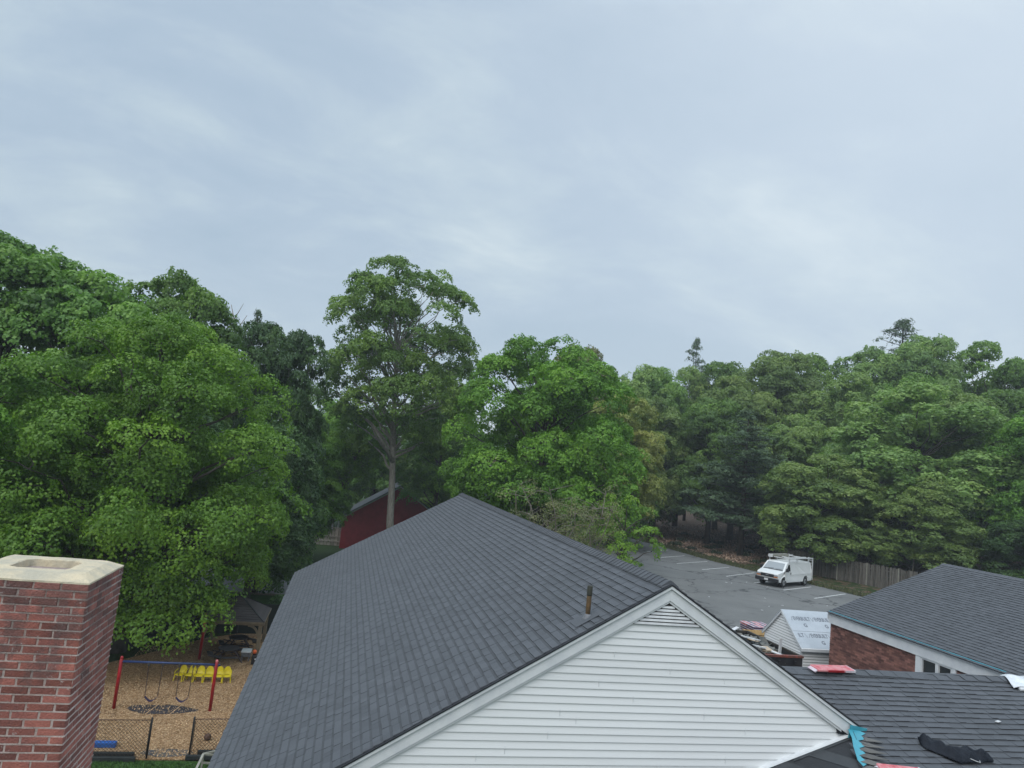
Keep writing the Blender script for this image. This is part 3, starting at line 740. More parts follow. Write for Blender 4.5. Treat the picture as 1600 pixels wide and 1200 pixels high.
for i, (fc, a, b, z, r) in enumerate(bricks):
    w = b-a
    if i in cand:
        key = (fc, round(w, 3), random.randrange(4))
        if key not in bcache:
            gg = G(); v, f = brick_shape(fc, w, BH, seed=hash(key) & 255); gg.add(v, f)
            bcache[key] = gg.mesh('brick'); bcache[key].materials.append(M['brick_c'])
        o = put('brick', bcache[key], None, chim, Vector(brick_pos(fc, a, b, z)) - pw)
        o.rotation_euler = (random.uniform(-.006, .006), random.uniform(-.006, .006) if fc % 2 == 0 else 0, random.uniform(-.004, .004))
        o.location += Vector((random.uniform(-.0015, .0015), random.uniform(-.0015, .0015), random.uniform(-.001, .001)))
    else:
        v, f = brick_shape(fc, w, BH, seed=i % 9); gs.tint = random.random()
        gs.add([tuple(Vector(q)+Vector(brick_pos(fc, a, b, z))) for q in v], f)
part(gs, 'brickwork', M['brick_c'], chim, kind='stuff')
gm = G(); rm = random.Random(2)
for r in range(1, 46):
    z = CZT-r*CH+.0045
    x = CX0
    while x < CX1:
        L_ = rm.uniform(.05, .3); x2 = min(x+L_, CX1); pr = rm.uniform(.002, .0055)
        gm.tint = rm.random(); gm.box(x, x2, CY0-pr, CY0+.01, z-.005+rm.uniform(-.001, .001), z+.0055+rm.uniform(-.001, .0015)); x = x2
    y = CY0
    while y < CY1:
        L_ = rm.uniform(.05, .3); y2 = min(y+L_, CY1); pr = rm.uniform(.004, .010)
        gm.box(CX1-.01, CX1+pr, y, y2, z-.005+rm.uniform(-.001, .001), z+.0055+rm.uniform(-.001, .0015)); y = y2
part(gm, 'mortar_joints', M['mortar_c'], chim, kind='stuff')
# crown: bevelled slab with a rectangular flue hole, edges slightly uneven
def crown():
    hx0, hx1, hy0, hy1 = -2.80, -2.325, 7.06, 7.50
    g = G()
    def ring(x0, x1, y0, y1, z, n=10, j=.004, rnd=0.0):
        pts = []
        cs = [(x0, y0), (x1, y0), (x1, y1), (x0, y1)]
        for k in range(4):
            ax, ay = cs[k]; bx, by = cs[(k+1) % 4]
            for t in range(n):
                u = t/n; px_, py_ = ax+(bx-ax)*u, ay+(by-ay)*u
                e = 1-min(u, 1-u)*2
                cx, cy = (x0+x1)/2, (y0+y1)/2
                q = rnd*max(0, e-.75)*4
                pts.append((px_+(cx-px_)*q+random.uniform(-j, j), py_+(cy-py_)*q+random.uniform(-j, j), z+random.uniform(-j, j)*.6))
        return pts
    rings = [ring(CX0-.004, CX1+.004, CY0-.004, CY1+.004, CZT-.001, j=.002), ring(CX0-.002, CX1+.002, CY0-.002, CY1+.002, CZT+.014, j=.003),
             ring(CX0+.10, CX1-.10, CY0+.10, CY1-.07, CZT+.062, rnd=.05), ring(hx0-.01, hx1+.01, hy0-.01, hy1+.01, CZT+.066, rnd=.08), ring(hx0, hx1, hy0, hy1, CZT+.060, rnd=.10), ring(hx0+.02, hx1-.02, hy0+.02, hy1-.02, CZT-.10, rnd=.06)]
    n = 40; v = [p for r_ in rings for p in r_]; f = []
    for i in range(len(rings)-1):
        for k in range(n): f.append((i*n+k, i*n+(k+1) % n, (i+1)*n+(k+1) % n, (i+1)*n+k))
    g.add(v, f); part(g, 'crown', M['cap'], chim)
    g = G(); g.box(hx0, hx1, hy0, hy1, CZT-.11, CZT-.09); part(g, 'flue_floor', M['hole'], chim)
    g = G()
    g.prism([(-2.80, 6.90, CZT+.02), (-2.79, 6.90, CZT+.02), (-2.755, 7.03, CZT+.068), (-2.77, 7.03, CZT+.068)], (0, 0, .0015)); 
crown()

# the roof the chimney and the photographer stand beside is out of frame; its wall keeps the chimney company below
# ------------------------------------------------------------------ lower wing roof (foreground right)
t14 = math.tan(R(14)); wz0 = 4.048
def wing_z(y): return wz0 + (y-9.734)*t14
RY = 11.36; RZ = wing_z(RY)
wing = thing('low_wing', 'low wing with fresh charcoal shingles meeting the white gable, lower right foreground', 'building wing', (14, 8, -3.1))
dnF = Vector((0, -math.cos(R(14)), -math.sin(R(14))))
# hip line from (8.10, 9.70) heading down-left to the camera
hx, hy = 8.12, 9.734; hd = Vector((-.62, -1.0)).normalized()
def hip_x(y): return hx + (y-hy)*(hd.x/hd.y)
def keepw(p):
    if p[1] > 9.70: return p[0] > AX + (AZ-p[2])/SL - .25
    return p[0] > hip_x(p[1]) - .02
shingle_field(wing, (6.0, RY, RZ), (1, 0, 0), dnF, 15.0, 5.6, M['shingle'], singles=300, keep=keepw)
g = G(); yb = RY - 5.5*math.cos(R(14))
g.prism([(hip_x(yb)+.03, yb, wing_z(yb)-.02), (21, yb, wing_z(yb)-.02), (21, RY, RZ-.02), (7.0, RY, RZ-.02), (7.9, 9.75, wz0-.02), (8.14, 9.72, wing_z(9.72)-.02)], (0, 0, -.06)); part(g, 'roof_deck', M['drip'], wing)
g = G(); g.prism([(6.9, RY, RZ-.02), (21, RY, RZ-.02), (21, RY+5, RZ-1.3), (6.9, RY+5, RZ-1.3)], (0, 0, -.06)); part(g, 'rear_roof', M['shingle'], wing)
# ridge caps of the wing
def cap2():
    g = G(); L = .36
    v = []
    for x, up in ((0, .022), (L, .007)):
        for y, z in ((-.15, -.15*t14), (0, .008), (.15, -.15*t14)): v.append((x, y, z+up))
        for y, z in ((-.15, -.15*t14), (0, .008), (.15, -.15*t14)): v.append((x, y, z-.015))
    f = [(0, 6, 7, 1), (1, 7, 8, 2), (0, 1, 4, 3), (1, 2, 5, 4), (0, 3, 9, 6), (2, 8, 11, 5), (6, 9, 10, 7), (7, 10, 11, 8)]
    g.add(v, f); return g.mesh('ridge_cap')
cm2 = cap2(); cm2.materials.append(M['shingle'])
k = 0; x = 7.3
while x < 20.5:
    o = put('ridge_cap', cm2, None, wing, Vector((x, RY+random.uniform(-.01, .01), RZ+.005+.012*math.sin(x*2.1)+random.uniform(0, .006)))-WP[wing.name])
    o.rotation_euler = (random.uniform(-.02, .02), random.uniform(-.015, .015), random.uniform(-.02, .02)); x += .30
# lower walls of the wing
g = G(); g.box(8.0, 20.6, 6.4, 16, -3.1, 2.7); part(g, 'wall', M['siding'], wing)
# felt covered hip plane
A_ = Vector((8.06, 9.728, 3.935)); B_ = Vector((6.50, 9.728, 3.40)); 
H0 = Vector((hip_x(9.60), 9.60, wing_z(9.60)+.004)); H1 = Vector((hip_x(7.6), 7.6, wing_z(7.6)))
nf = (B_-A_).cross(H1-A_).normalized()
if nf.z < 0: nf = -nf
def on_felt(x, y): return A_.z - (nf.x*(x-A_.x) + nf.y*(y-A_.y))/nf.z
g = G()
pf = [(8.09, 9.725), (hip_x(9.5)-.01, 9.5), (hip_x(8.9)-.01, 8.9), (hip_x(7.4), 7.4), (3.6, 7.4), (3.9, 9.725)]
g.prism([(x, y, on_felt(x, y)) for x, y in pf][::-1], (0, 0, -.06)); part(g, 'felt_deck', M['felt'], wing)
# overlapping felt strips running down the slope
def fp(x, y, h=.0): return (x, y, on_felt(x, y)+h)
M['loose'] = mat('brownish_shingle_back', (0.13, 0.125, 0.115), 0.85, col2=(0.09, 0.09, 0.088), vscale=6, tint=.2)
M['felt2'] = mat('grey_felt_lap', (0.035, 0.04, 0.045), 0.75, col2=(0.05, 0.055, 0.06), vscale=3)
for x in (7.42, 6.86, 6.3, 5.7):
    g = G(); g.prism([fp(x-.12, 9.69, .003), fp(x+.12, 9.69, .003), fp(x+.12+.55, 8.2, .003), fp(x-.12+.55, 8.2, .003)], (0, 0, .004)); part(g, 'felt_lap', M['felt2'], wing)
g = G(); g.prism([fp(7.10, 9.70, .004), fp(8.03, 9.70, .004), fp(8.06, 9.64, .004), fp(7.06, 9.64, .004)], (0, 0, .005)); part(g, 'felt_lap', M['felt2'], wing)
# J channel along the siding above the felt
g = G(); g.hexa([(4.6, 9.700, on_felt(4.6, 9.7)+.012), (8.10, 9.700, on_felt(8.10, 9.7)+.012), (8.10, 9.79, on_felt(8.1, 9.7)+.012), (4.6, 9.79, on_felt(4.6, 9.7)+.012),
                 (4.6, 9.712, on_felt(4.6, 9.7)+.034), (8.10, 9.712, on_felt(8.10, 9.7)+.034), (8.10, 9.79, on_felt(8.1, 9.7)+.034), (4.6, 9.79, on_felt(4.6, 9.7)+.034)])
part(g, 'wall_channel', M['trim'], wing)
# teal membrane in the corner, with ragged edge and drawn lines
g = G()
tp = [(8.02, 9.695), (8.20, 9.66), (8.26, 9.60), (8.13, 9.54), (8.15, 9.47), (7.99, 9.43), (8.01, 9.31), (7.87, 9.26), (7.89, 9.14), (7.75, 9.08), (7.77, 8.95), (7.63, 8.88), (hip_x(9.0)-.03, 9.0), (hip_x(9.3)-.05, 9.3), (hip_x(9.5)-.04, 9.5)]
def tz(x, y): return max(wing_z(y), on_felt(x, y)) + .022
g.prism([(x, y, tz(x, y)) for x, y in tp][::-1], (0, 0, .004)); part(g, 'corner_membrane', M['teal'], wing)
g = G(); g.hexa([(8.03, 9.685, 3.935), (8.34, 9.685, 4.02), (8.34, 9.70, 4.02), (8.03, 9.70, 3.935), (8.06, 9.68, 4.13), (8.36, 9.68, 4.08), (8.36, 9.695, 4.08), (8.06, 9.695, 4.13)]); part(g, 'corner_membrane', M['teal'], wing)
for (a, b) in (((8.07, 9.64), (7.98, 9.45)), ((8.07, 9.30), (8.14, 9.50)), ((8.14, 9.50), (8.18, 9.52)), ((8.0, 9.38), (8.08, 9.29))):
    g = G(); g.bar((a[0], a[1], tz(*a)+.006), (b[0], b[1], tz(*b)+.006), .006, .003); part(g, 'membrane_seam', M['black'], wing)
# loose starter shingles fanned along the hip
for k in range(6):
    y = 9.46-k*.135; x = hip_x(y)+.07
    g = G(); c = Vector((x, y, wing_z(y)+.022+.004*k))
    g.prism([tuple(c+Vector(q)) for q in ((-.03, .05, 0), (.13, .09, .015), (.36, -.10, .0), (.10, -.04, -.01))], (0, 0, .005)); part(g, 'loose_shingle', M['loose'], wing)

# things lying on the wing roof
def wz(x, y, h=0): return (x, y, wing_z(y)+h)
# bundle package on the ridge
def bundle_pack(name, label, c, L, W, H, rz, tiltx, ragged=True, group=None):
    t = thing(name, label, 'shingle bundle', c, rz, group)
    g = G()
    g.obox((0, 0, H/2+.01), (L, W, H)); o = part(g, 'wrapper', M['wrap_red'], t, local=True, bevel=.02)
    g = G(); g.obox((L*.36, -W/2-.004, H/2+.01), (L*.26, .008, H*.7)); part(g, 'label_panel', M['wrap_white'], t, local=True)
    g = G(); g.obox((-L*.02, -W/2-.004, H/2+.01), (L*.42, .008, H*.7)); part(g, 'red_band', M['red_post'], t, local=True)
    g = G(); g.obox((L*.49, 0, H/2+.01), (.05, W*.98, H*.9), ry=.3); part(g, 'torn_end', M['wrap_white'], t, local=True, bevel=.01)
    g = G(); g.obox((-L*.52, 0, H*.4), (.08, W*.8, .02), ry=-.5); part(g, 'torn_end', M['wrap_white'], t, local=True)
    t.rotation_euler = (tiltx, 0, rz)
    return t
bundle_pack('shingle_bundle', 'red wrapped shingle bundle lying along the ridge of the low wing roof', (8.96, RY-.06, RZ+.035), .80, .24, .05, .05, R(6))
def flat_wrap(name, label, pts, h, m, cat):
    t = thing(name, label, cat, pts[0])
    g = G(); n = len(pts); g.prism(pts[::-1], (0, 0, h)); part(g, 'wrapper', m, t, bevel=.008)
    return t
t = bundle_pack('shingle_bundle', 'red and white bundle wrapper at the bottom edge, beside the felt corner', (8.12, 8.69, wing_z(8.69)+.03), .62, .32, .05, -.22, R(12))
# crumpled black cloth: a draped lumpy sheet
def crumple(name, label, cx, cy, outline, amp, m, cat, seed=3, hfun=None):
    rr = np.random.default_rng(seed)
    nx_, ny_ = 64, 34
    x0, x1 = min(p[0] for p in outline), max(p[0] for p in outline); y0, y1 = min(p[1] for p in outline), max(p[1] for p in outline)
    def inside(x, y):
        c = False; n = len(outline); j = n-1
        for i in range(n):
            xi, yi = outline[i]; xj, yj = outline[j]
            if ((yi > y) != (yj > y)) and (x < (xj-xi)*(y-yi)/(yj-yi)+xi): c = not c
            j = i
        return c
    def edge(x, y):
        best = 9
        for i in range(len(outline)):
            a = Vector(outline[i]); b = Vector(outline[(i+1) % len(outline)]); p = Vector((x, y)); t_ = max(0, min(1, (p-a).dot(b-a)/(b-a).length_squared)); best = min(best, (p-a-(b-a)*t_).length)
        return best
    ph = rr.uniform(0, 6.28, (10, 2)); fr = rr.uniform(6, 20, (10,)); an = rr.uniform(0, 3.14, 10)
    V = {}; g = G(); vl = []; top = []; F = []
    for j in range(ny_+1):
        for i in range(nx_+1):
            x = x0+(x1-x0)*i/nx_; y = y0+(y1-y0)*j/ny_
            if inside(x, y) or edge(x, y) < .012:
                e = min(1, edge(x, y)/.09)
                h = sum(abs(math.sin(fr[k]*(x*math.cos(an[k])+y*math.sin(an[k]))+ph[k, 0])) / (1+fr[k]*.05) for k in range(10))/4.2
                z = .004 + (e**.5)*amp*(.30+.95*h*h)*.8
                V[(i, j)] = len(vl); vl.append((cx+x, cy+y, wing_z(cy+y)+.012+z))
    for j in range(ny_):
        for i in range(nx_):
            q = [(i, j), (i+1, j), (i+1, j+1), (i, j+1)]
            if all(k in V for k in q): F.append([V[k] for k in q])
    g.add(vl, F)
    o = solo(g, name, m, label, cat, smooth=True)
    s_ = o.modifiers.new('s', 'SOLIDIFY'); s_.thickness = .004
    return o
cl_out = [(-.46, .16), (-.40, .27), (-.24, .30), (-.12, .22), (-.05, .07), (.02, .04), (.20, .06), (.36, -.02), (.52, -.10), (.55, -.17), (.48, -.22), (.30, -.22), (.10, -.24), (-.12, -.25), (-.22, -.20), (-.34, -.03), (-.45, .06)]
tarp = thing('crumpled_black_cloth', 'crumpled black cloth with a white cord lying on the low wing roof', 'cloth', (9.50, 9.20, wing_z(9.2)))
o = crumple('cloth', None, 9.50, 9.20, cl_out, .13, M['tarp'], None); o.parent = tarp
for v in o.data.vertices: v.co = v.co - Vector((9.50, 9.20, wing_z(9.2)))
g = G(); pts = [(-.18, -.10), (-.08, -.09), (.0, -.13), (.06, -.20), (.14, -.25), (.20, -.27), (.24, -.22)]
g.tube([(9.5+x, 9.2+y, wing_z(9.2+y)+.10 - .045*max(0, (x+.1)*3)) for x, y in pts], .006, 6); part(g, 'cord', M['cord'], tarp, True)
# white sheet at the right end of the ridge
def sheet_roll():
    t = thing('white_plastic_sheet', 'crumpled white plastic sheet folded over the ridge at the right edge', 'plastic sheet', (13.2, RY, RZ))
    g = G(); nx_, ny_ = 40, 14; v = []
    for j in range(ny_+1):
        for i in range(nx_+1):
            u = i/nx_; w = j/ny_
            x = 12.62 + u*1.9 + .35*(1-w)*(1-u)*1.0; y = RY+.22 - w*.62
            zz_ = (RZ-(y-RY)*t14 if y > RY else wing_z(y)) + .03 + .022*abs(math.sin(9*u+4*w)) + .016*math.sin(23*u-7*w) + .02*math.sin(3*w+u*13)*u
            v.append((x, y, zz_+.015))
    f = [(j*(nx_+1)+i, j*(nx_+1)+i+1, (j+1)*(nx_+1)+i+1, (j+1)*(nx_+1)+i) for j in range(ny_) for i in range(nx_)]
    g.add(v, f); o = part(g, 'sheet', M['foil'], t, True); s_ = o.modifiers.new('s', 'SOLIDIFY'); s_.thickness = .01
    g = G(); g.tube([(12.75, RY-.40, wing_z(RY-.4)+.04), (13.5, RY-.42, wing_z(RY-.42)+.045), (14.4, RY-.41, wing_z(RY-.41)+.04)], .035, 10); part(g, 'rolled_edge', M['foil'], t, True)
sheet_roll()
g = G(); g.obox(wz(11.18, 9.98, .03), (.12, .05, .01), .4); solo(g, 'paper_scrap', M['card'], 'small white scrap on the wing roof at the right edge', 'scrap')

# ------------------------------------------------------------------ brick building with the big shingle roof (right)
BX, BY1, BY0 = 17.35, 22.08, 13.4; EZ = 3.56; RX, RZ2 = 22.09, 5.54
bb = thing('brick_building', 'brick building under a large charcoal shingle roof with teal roof edge, right side', 'building', (22, 18, 0))
sl2 = (RZ2-EZ)/(RX-17.26); dn2 = Vector((-(RX-17.26), 0, -(RZ2-EZ))).normalized(); L2 = math.hypot(RX-17.26, RZ2-EZ)
shingle_field(bb, (RX, BY0-3, RZ2), (0, 1, 0), dn2, BY1-BY0+3+.02, L2, M['shingle'], singles=0)
dn3 = Vector((RX-17.26, 0, -(RZ2-EZ))).normalized()
shingle_field(bb, (RX, BY0-3, RZ2), (0, 1, 0), dn3, BY1-BY0+3+.02, L2, M['shingle'], singles=0, wmul=2)
g = G()
y = BY0-3
while y < BY1:
    g.tint = random.random()
    g.prism([(RX-.15, y, RZ2-.15*sl2+.012), (RX, y, RZ2+.03), (RX+.15, y, RZ2-.15*sl2+.012), (RX+.15, y, RZ2-.15*sl2), (RX, y, RZ2+.01), (RX-.15, y, RZ2-.15*sl2)], (0, .135, .0)); y += .143
part(g, 'ridge_cap', M['shingle'], bb, kind='stuff')
g = G(); g.prism([(17.27, BY0-3, EZ-.03), (RX, BY0-3, RZ2-.03), (2*RX-17.27, BY0-3, EZ-.03), (2*RX-17.27, BY0-3, EZ-.08), (RX, BY0-3, RZ2-.08), (17.27, BY0-3, EZ-.08)][::-1], (0, BY1-BY0+3, 0)); part(g, 'roof_deck', M['drip'], bb)
g = G(); g.box(17.235, 17.30, 15.2, BY1-.01, EZ-.028, EZ+.012); part(g, 'teal_roof_edge', M['teal'], bb)
g = G(); g.box(17.245, 17.33, 15.0, BY1+.01, EZ-.11, EZ-.03); part(g, 'upper_fascia', M['trim'], bb)
g = G(); g.box(17.275, 17.34, 13.8, BY1+.01, EZ-.405, EZ-.114); part(g, 'fascia', M['trim'], bb)
g = G(); g.box(17.27, 17.275, 13.8, BY1, EZ-.116, EZ-.108); part(g, 'shadow_gap', M['drip'], bb)
# far rake trim
g = G(); g.prism([(17.25, BY1+.02, EZ-.03), (RX, BY1+.02, RZ2-.03), (RX, BY1+.02, RZ2-.3), (17.25, BY1+.02, EZ-.3)], (0, .04, 0)); part(g, 'rake_board', M['trim'], bb)
# wall core + bricks
g = G(); g.box(17.362, 17.6, 18.20, 22.06, 0, EZ-.3); g.box(17.362, 17.6, 13.6, 16.80, 0, EZ-.3)
g.box(17.362, 17.6, 16.80, 18.20, 0, 1.6)
part(g, 'wall_core', M['mortar_w'], bb)
g = G(); g.box(17.6, 26.8, 13.6, 22.0, 0, EZ-.1); part(g, 'inner_wall', M['black'], bb)
g = G(); g.prism([(17.5, 22.0, EZ-.2), (RX, 22.0, RZ2-.1), (26.8, 22.0, EZ-.2)], (0, .05, 0)); part(g, 'gable_wall', M['brick_w'], bb)
gb = G(); bl, bh = .213, .0677
r = 0; z = EZ-.415
while z > .9:
    y = 22.075 - (bl/2 if r % 2 else 0) + bl*0
    y = 22.075 + (bl/2 if r % 2 else 0)
    while y > 13.7:
        y0, y1 = y-bl+.010, min(y, 22.075)
        if not (y1 < 18.19 and y0 > 16.79) and not (y0 < 18.19 < y1) and not (y0 < 16.79 < y1):
            pass
        segs = [(y0, y1)]
        if y0 < 18.19 and y1 > 16.80:
            segs = []
            if y1 > 18.22: segs.append((18.195, y1))
            if y0 < 16.78: segs.append((y0, 16.795))
        for a, b in segs:
            if b-a < .03: continue
            gb.tint = random.random(); pr = random.uniform(0, .006)
            gb.add([(17.352-pr, a, z-bh+.011), (17.352-pr, b, z-bh+.011), (17.352-pr, b, z), (17.352-pr, a, z), (17.37, a, z-bh+.011), (17.37, b, z-bh+.011), (17.37, b, z), (17.37, a, z)],
                   [(0, 3, 2, 1), (3, 7, 6, 2), (0, 1, 5, 4), (1, 2, 6, 5), (0, 4, 7, 3)])
        y -= bl
    z -= bh; r += 1
part(gb, 'brickwork', M['brick_w'], bb, kind='stuff')
# windows under the fascia
def window(y0, y1, z0, z1):
    g = G(); fw_ = .05
    g.box(17.30, 17.40, y0, y0+fw_, z0, z1); g.box(17.30, 17.40, y1-fw_, y1, z0, z1); g.box(17.305, 17.40, y0+fw_, y1-fw_, z1-fw_, z1); g.box(17.305, 17.40, y0+fw_, y1-fw_, z0, z0+fw_)
    w = part(g, 'window', M['trim'], bb)
    g = G(); g.box(17.36, 17.37, y0+fw_, y1-fw_, z0+fw_, z1-fw_); part(g, 'pane', M['glass'], w)
    WP[w.name] = WP[bb.name]
g = G(); g.box(17.29, 17.39, 18.02, 18.20, 1.6, EZ-.41); part(g, 'window_casing', M['trim'], bb)
window(17.43, 18.015, 2.2, EZ-.41); window(16.90, 17.425, 2.2, EZ-.41)
g = G(); g.box(17.29, 17.39, 16.78, 16.895, 1.6, EZ-.41); part(g, 'window_casing', M['trim'], bb)
g = G(); g.box(17.29, 17.42, 15.55, 16.36, 2.2, EZ-.41); part(g, 'window_casing', M['trim'], bb)

# ------------------------------------------------------------------ white shed with grey underlayment roof
SX0, SX1, SY0, SY1 = 17.36, 20.6, 23.6, 25.96; SEZ, SAZ, SAY = 1.97, 2.985, 24.88
shed = thing('white_shed', 'small white shed whose roof is covered in grey printed underlayment, beside the brick building', 'shed', (19, 24.8, 0))
g = G(); g.prism([(SX0+.02, SY0+.02, 0), (SX0+.02, SY1-.02, 0), (SX0+.02, SY1-.02, SEZ-.03), (SX0+.02, SAY, SAZ-.06), (SX0+.02, SY0+.02, SEZ-.03)][::-1], (SX1-SX0-.04, 0, 0)); part(g, 'wall', M['siding'], shed)
k = 0; z = 0.05
while z < SEZ-.04:
    z1 = z+.1016
    g = G(); g.hexa([(SX0, SY0-.012, z), (SX1, SY0-.012, z), (SX1, SY0+.02, z), (SX0, SY0+.02, z), (SX0, SY0+.016, z1), (SX1, SY0+.016, z1), (SX1, SY0+.02, z1), (SX0, SY0+.02, z1)])
    if z1 > .7:
        sb = part(g, 'siding_board', M['siding'], shed)
        g = G(); g.box(SX0+.08, SX1-.05, SY0+.008, SY0+.018, z1-.024, z1-.004)  # thin grey strip standing in for the lap's shadow on the front
        o = part(g, 'lap_shade_strip', M['lap_shade'], None); o.parent = sb; o.location = -WP[shed.name]
    z = z1
z = 0.05
while z < SAZ-.08:
    z1 = z+.1016
    def yl(z): return SY0 if z < SEZ-.02 else SY0+(z-SEZ+.02)/(SAZ-SEZ)*(SAY-SY0)
    def yr(z): return SY1 if z < SEZ-.02 else SY1-(z-SEZ+.02)/(SAZ-SEZ)*(SY1-SAY)
    a, b, c, d = yl(z), yr(z), yr(min(z1, SAZ-.03)), yl(min(z1, SAZ-.03))
    g = G(); g.hexa([(SX0-.022, a, z), (SX0+.02, a, z), (SX0+.02, b, z), (SX0-.022, b, z), (SX0+.019, d, z1), (SX0+.02, d, z1), (SX0+.02, c, z1), (SX0+.019, c, z1)])
    if z1 > .7:
        sb = part(g, 'siding_board', M['siding'], shed)
        g = G(); g.hexa([(SX0+.008, a+.03, z1-.026), (SX0+.018, a+.03, z1-.026), (SX0+.018, b-.03, z1-.026), (SX0+.008, b-.03, z1-.026), (SX0+.0145, d+.02, z1-.004), (SX0+.018, d+.02, z1-.004), (SX0+.018, c-.02, z1-.004), (SX0+.0145, c-.02, z1-.004)])  # lap shadow on the gable end, drawn as a grey strip
        o = part(g, 'lap_shade_strip', M['lap_shade'], None); o.parent = sb; o.location = -WP[shed.name]
    z = z1
g = G(); g.box(SX0-.02, SX0+.06, SY0-.02, SY0+.05, 0, SEZ-.02); part(g, 'corner_post', M['trim'], shed)
g = G(); g.box(SX0-.02, SX0+.06, SY1-.05, SY1+.02, 0, SEZ-.02); part(g, 'corner_post', M['trim'], shed)
for (ya, za, yb_, zb_) in ((SY0-.10, SEZ-.10, SAY, SAZ), (SAY, SAZ, SY1+.10, SEZ-.095)):
    g = G(); p = [(SX0-.09, ya, za-.10), (SX0-.09, yb_, zb_-.10), (SX0-.09, yb_, zb_), (SX0-.09, ya, za)]
    g.prism(p[::-1], (.05, 0, 0)); part(g, 'rake_trim', M['trim'], shed)
ufr = Vector((0, SY0-.12-SAY, (SEZ-.11)-SAZ)); ul = ufr.length; ufr.normalize()
un = Vector((1, 0, 0)).cross(ufr); un = un if un.z > 0 else -un
o0 = Vector((SX0-.10, SAY, SAZ+.01))
def uq(u, v, h=0): return tuple(o0 + Vector((u, 0, 0)) + ufr*v + un*h)
def uslab(u0, u1, v0, v1, h0, h1, name, m):
    g = G(); g.hexa([uq(u0, v0, h0), uq(u1, v0, h0), uq(u1, v1, h0), uq(u0, v1, h0), uq(u0, v0, h1), uq(u1, v0, h1), uq(u1, v1, h1), uq(u0, v1, h1)]); return part(g, name, m, shed)
uslab(0, 3.4, 0.005, ul, -.03, 0.004, 'roof', M['trim'])
uslab(.01, 3.38, ul*.52, ul-.03, 0.0045, .010, 'underlayment_sheet', M['underlay'])
uslab(.01, 3.38, 0.01, ul*.56, .0105, .019, 'underlayment_sheet', M['underlay'])
g = G(); b0 = Vector((SX0-.10, SAY+.004, SAZ+.012)); bk = Vector((0, SY1+.12-SAY, SEZ-.105-SAZ)); 
g.prism([tuple(b0), tuple(b0+Vector((3.4, 0, 0))), tuple(b0+Vector((3.4, 0, 0))+bk), tuple(b0+bk)], (0, 0, -.04)); part(g, 'rear_roof', M['underlay'], shed)
g = G(); g.box(SX0-.1, SX1, SY0-.13, SY0-.09, SEZ-.20, SEZ-.10); part(g, 'eave_trim', M['trim'], shed)
# printed words on the underlayment
def word(txt, u, v, size, h, wid=None, box=True):
    cu = bpy.data.curves.new('printed_word', 'FONT'); cu.body = txt; cu.size = size; cu.extrude = .0008; cu.align_x = 'CENTER'; cu.resolution_u = 2
    cu.offset = 0.008
    tmp = bpy.data.objects.new('tmp', cu); C.objects.link(tmp)
    dg = bpy.context.evaluated_depsgraph_get(); me = bpy.data.meshes.new_from_object(tmp.evaluated_get(dg))
    bpy.data.objects.remove(tmp)
    o = put('printed_word', me, M['print'], shed)
    mm = Matrix((Vector((1, 0, 0)), -ufr, un)).transposed().to_4x4()
    if wid:
        xs = [v_.co.x for v_ in me.vertices]; sx_ = wid/(max(xs)-min(xs))
        for v_ in me.vertices: v_.co.x *= sx_
    mm.translation = Vector(uq(u, v, h)) - WP[shed.name]; o.matrix_local = mm
    return o
for (u, v, h) in ((.70, .50, .0205), (1.64, .50, .0205), (2.58, .50, .0205), (.29, 1.27, .0115), (1.08, 1.27, .0115), (2.02, 1.27, .0115)):
    word('EVERBUILT' if u > .3 else 'ILT', u, v, .24, h, .74 if u > .3 else .24)
    word('G', u+.02, v+.30, .22, h) if u > .3 else None
    # arrow-like brackets around the word
    for s_ in (-1, 1):
        if u < .3 and s_ < 0: continue
        g = G(); e = .40 if u > .3 else .18
        g.hexa([uq(u+s_*e-.01, v-.16, h-.001), uq(u+s_*e+.01, v-.16, h-.001), uq(u+s_*(e+.07)+.01, v+.03, h-.001), uq(u+s_*(e+.07)-.01, v+.03, h-.001),
                uq(u+s_*e-.01, v-.16, h), uq(u+s_*e+.01, v-.16, h), uq(u+s_*(e+.07)+.01, v+.03, h), uq(u+s_*(e+.07)-.01, v+.03, h)])
        part(g, 'printed_bracket', M['print'], shed)

# ------------------------------------------------------------------ dumpster and its debris
DX0, DX1, DY0, DY1, DZ = 13.75, 16.27, 22.05, 25.5, 1.9
du = thing('dumpster', 'black open dumpster with a rusty red rim, full of torn roofing, beside the white shed', 'dumpster', ((DX0+DX1)/2, (DY0+DY1)/2, 0))
for nm, b in (('side_wall', (DX0, DX0+.06, DY0, DY1)), ('side_wall', (DX1-.06, DX1, DY0+.065, DY1-.065)), ('end_wall', (DX0+.065, DX1, DY0, DY0+.06)), ('end_wall', (DX0+.065, DX1, DY1-.06, DY1))):
    g = G(); g.box(*b, .2, DZ); part(g, nm, M['dump'], du)
g = G(); g.box(DX0, DX1, DY0, DY1, .1, .2); part(g, 'floor', M['dump'], du)
g = G(); g.box(DX0-.03, DX1+.03, DY0-.03, DY0+.09, DZ+.002, DZ+.07); part(g, 'near_rim', M['rust_red'], du)
for x0_ in (DX0-.03, DX1-.07):
    g = G(); g.box(x0_, x0_+.1, DY0+.095, DY1+.03, DZ+.002, DZ+.07); part(g, 'side_rim', M['dump_in'], du)
g = G(); g.box(DX0+.075, DX1-.075, DY1-.08, DY1+.03, DZ+.002, DZ+.07); part(g, 'far_rim', M['dump_in'], du)
for x_ in np.linspace(DX0+.3, DX1-.3, 4):
    g = G(); g.box(x_-.04, x_+.04, DY0-.06, DY0-.002, .25, DZ-.1); part(g, 'stiffener', M['dump'], du)
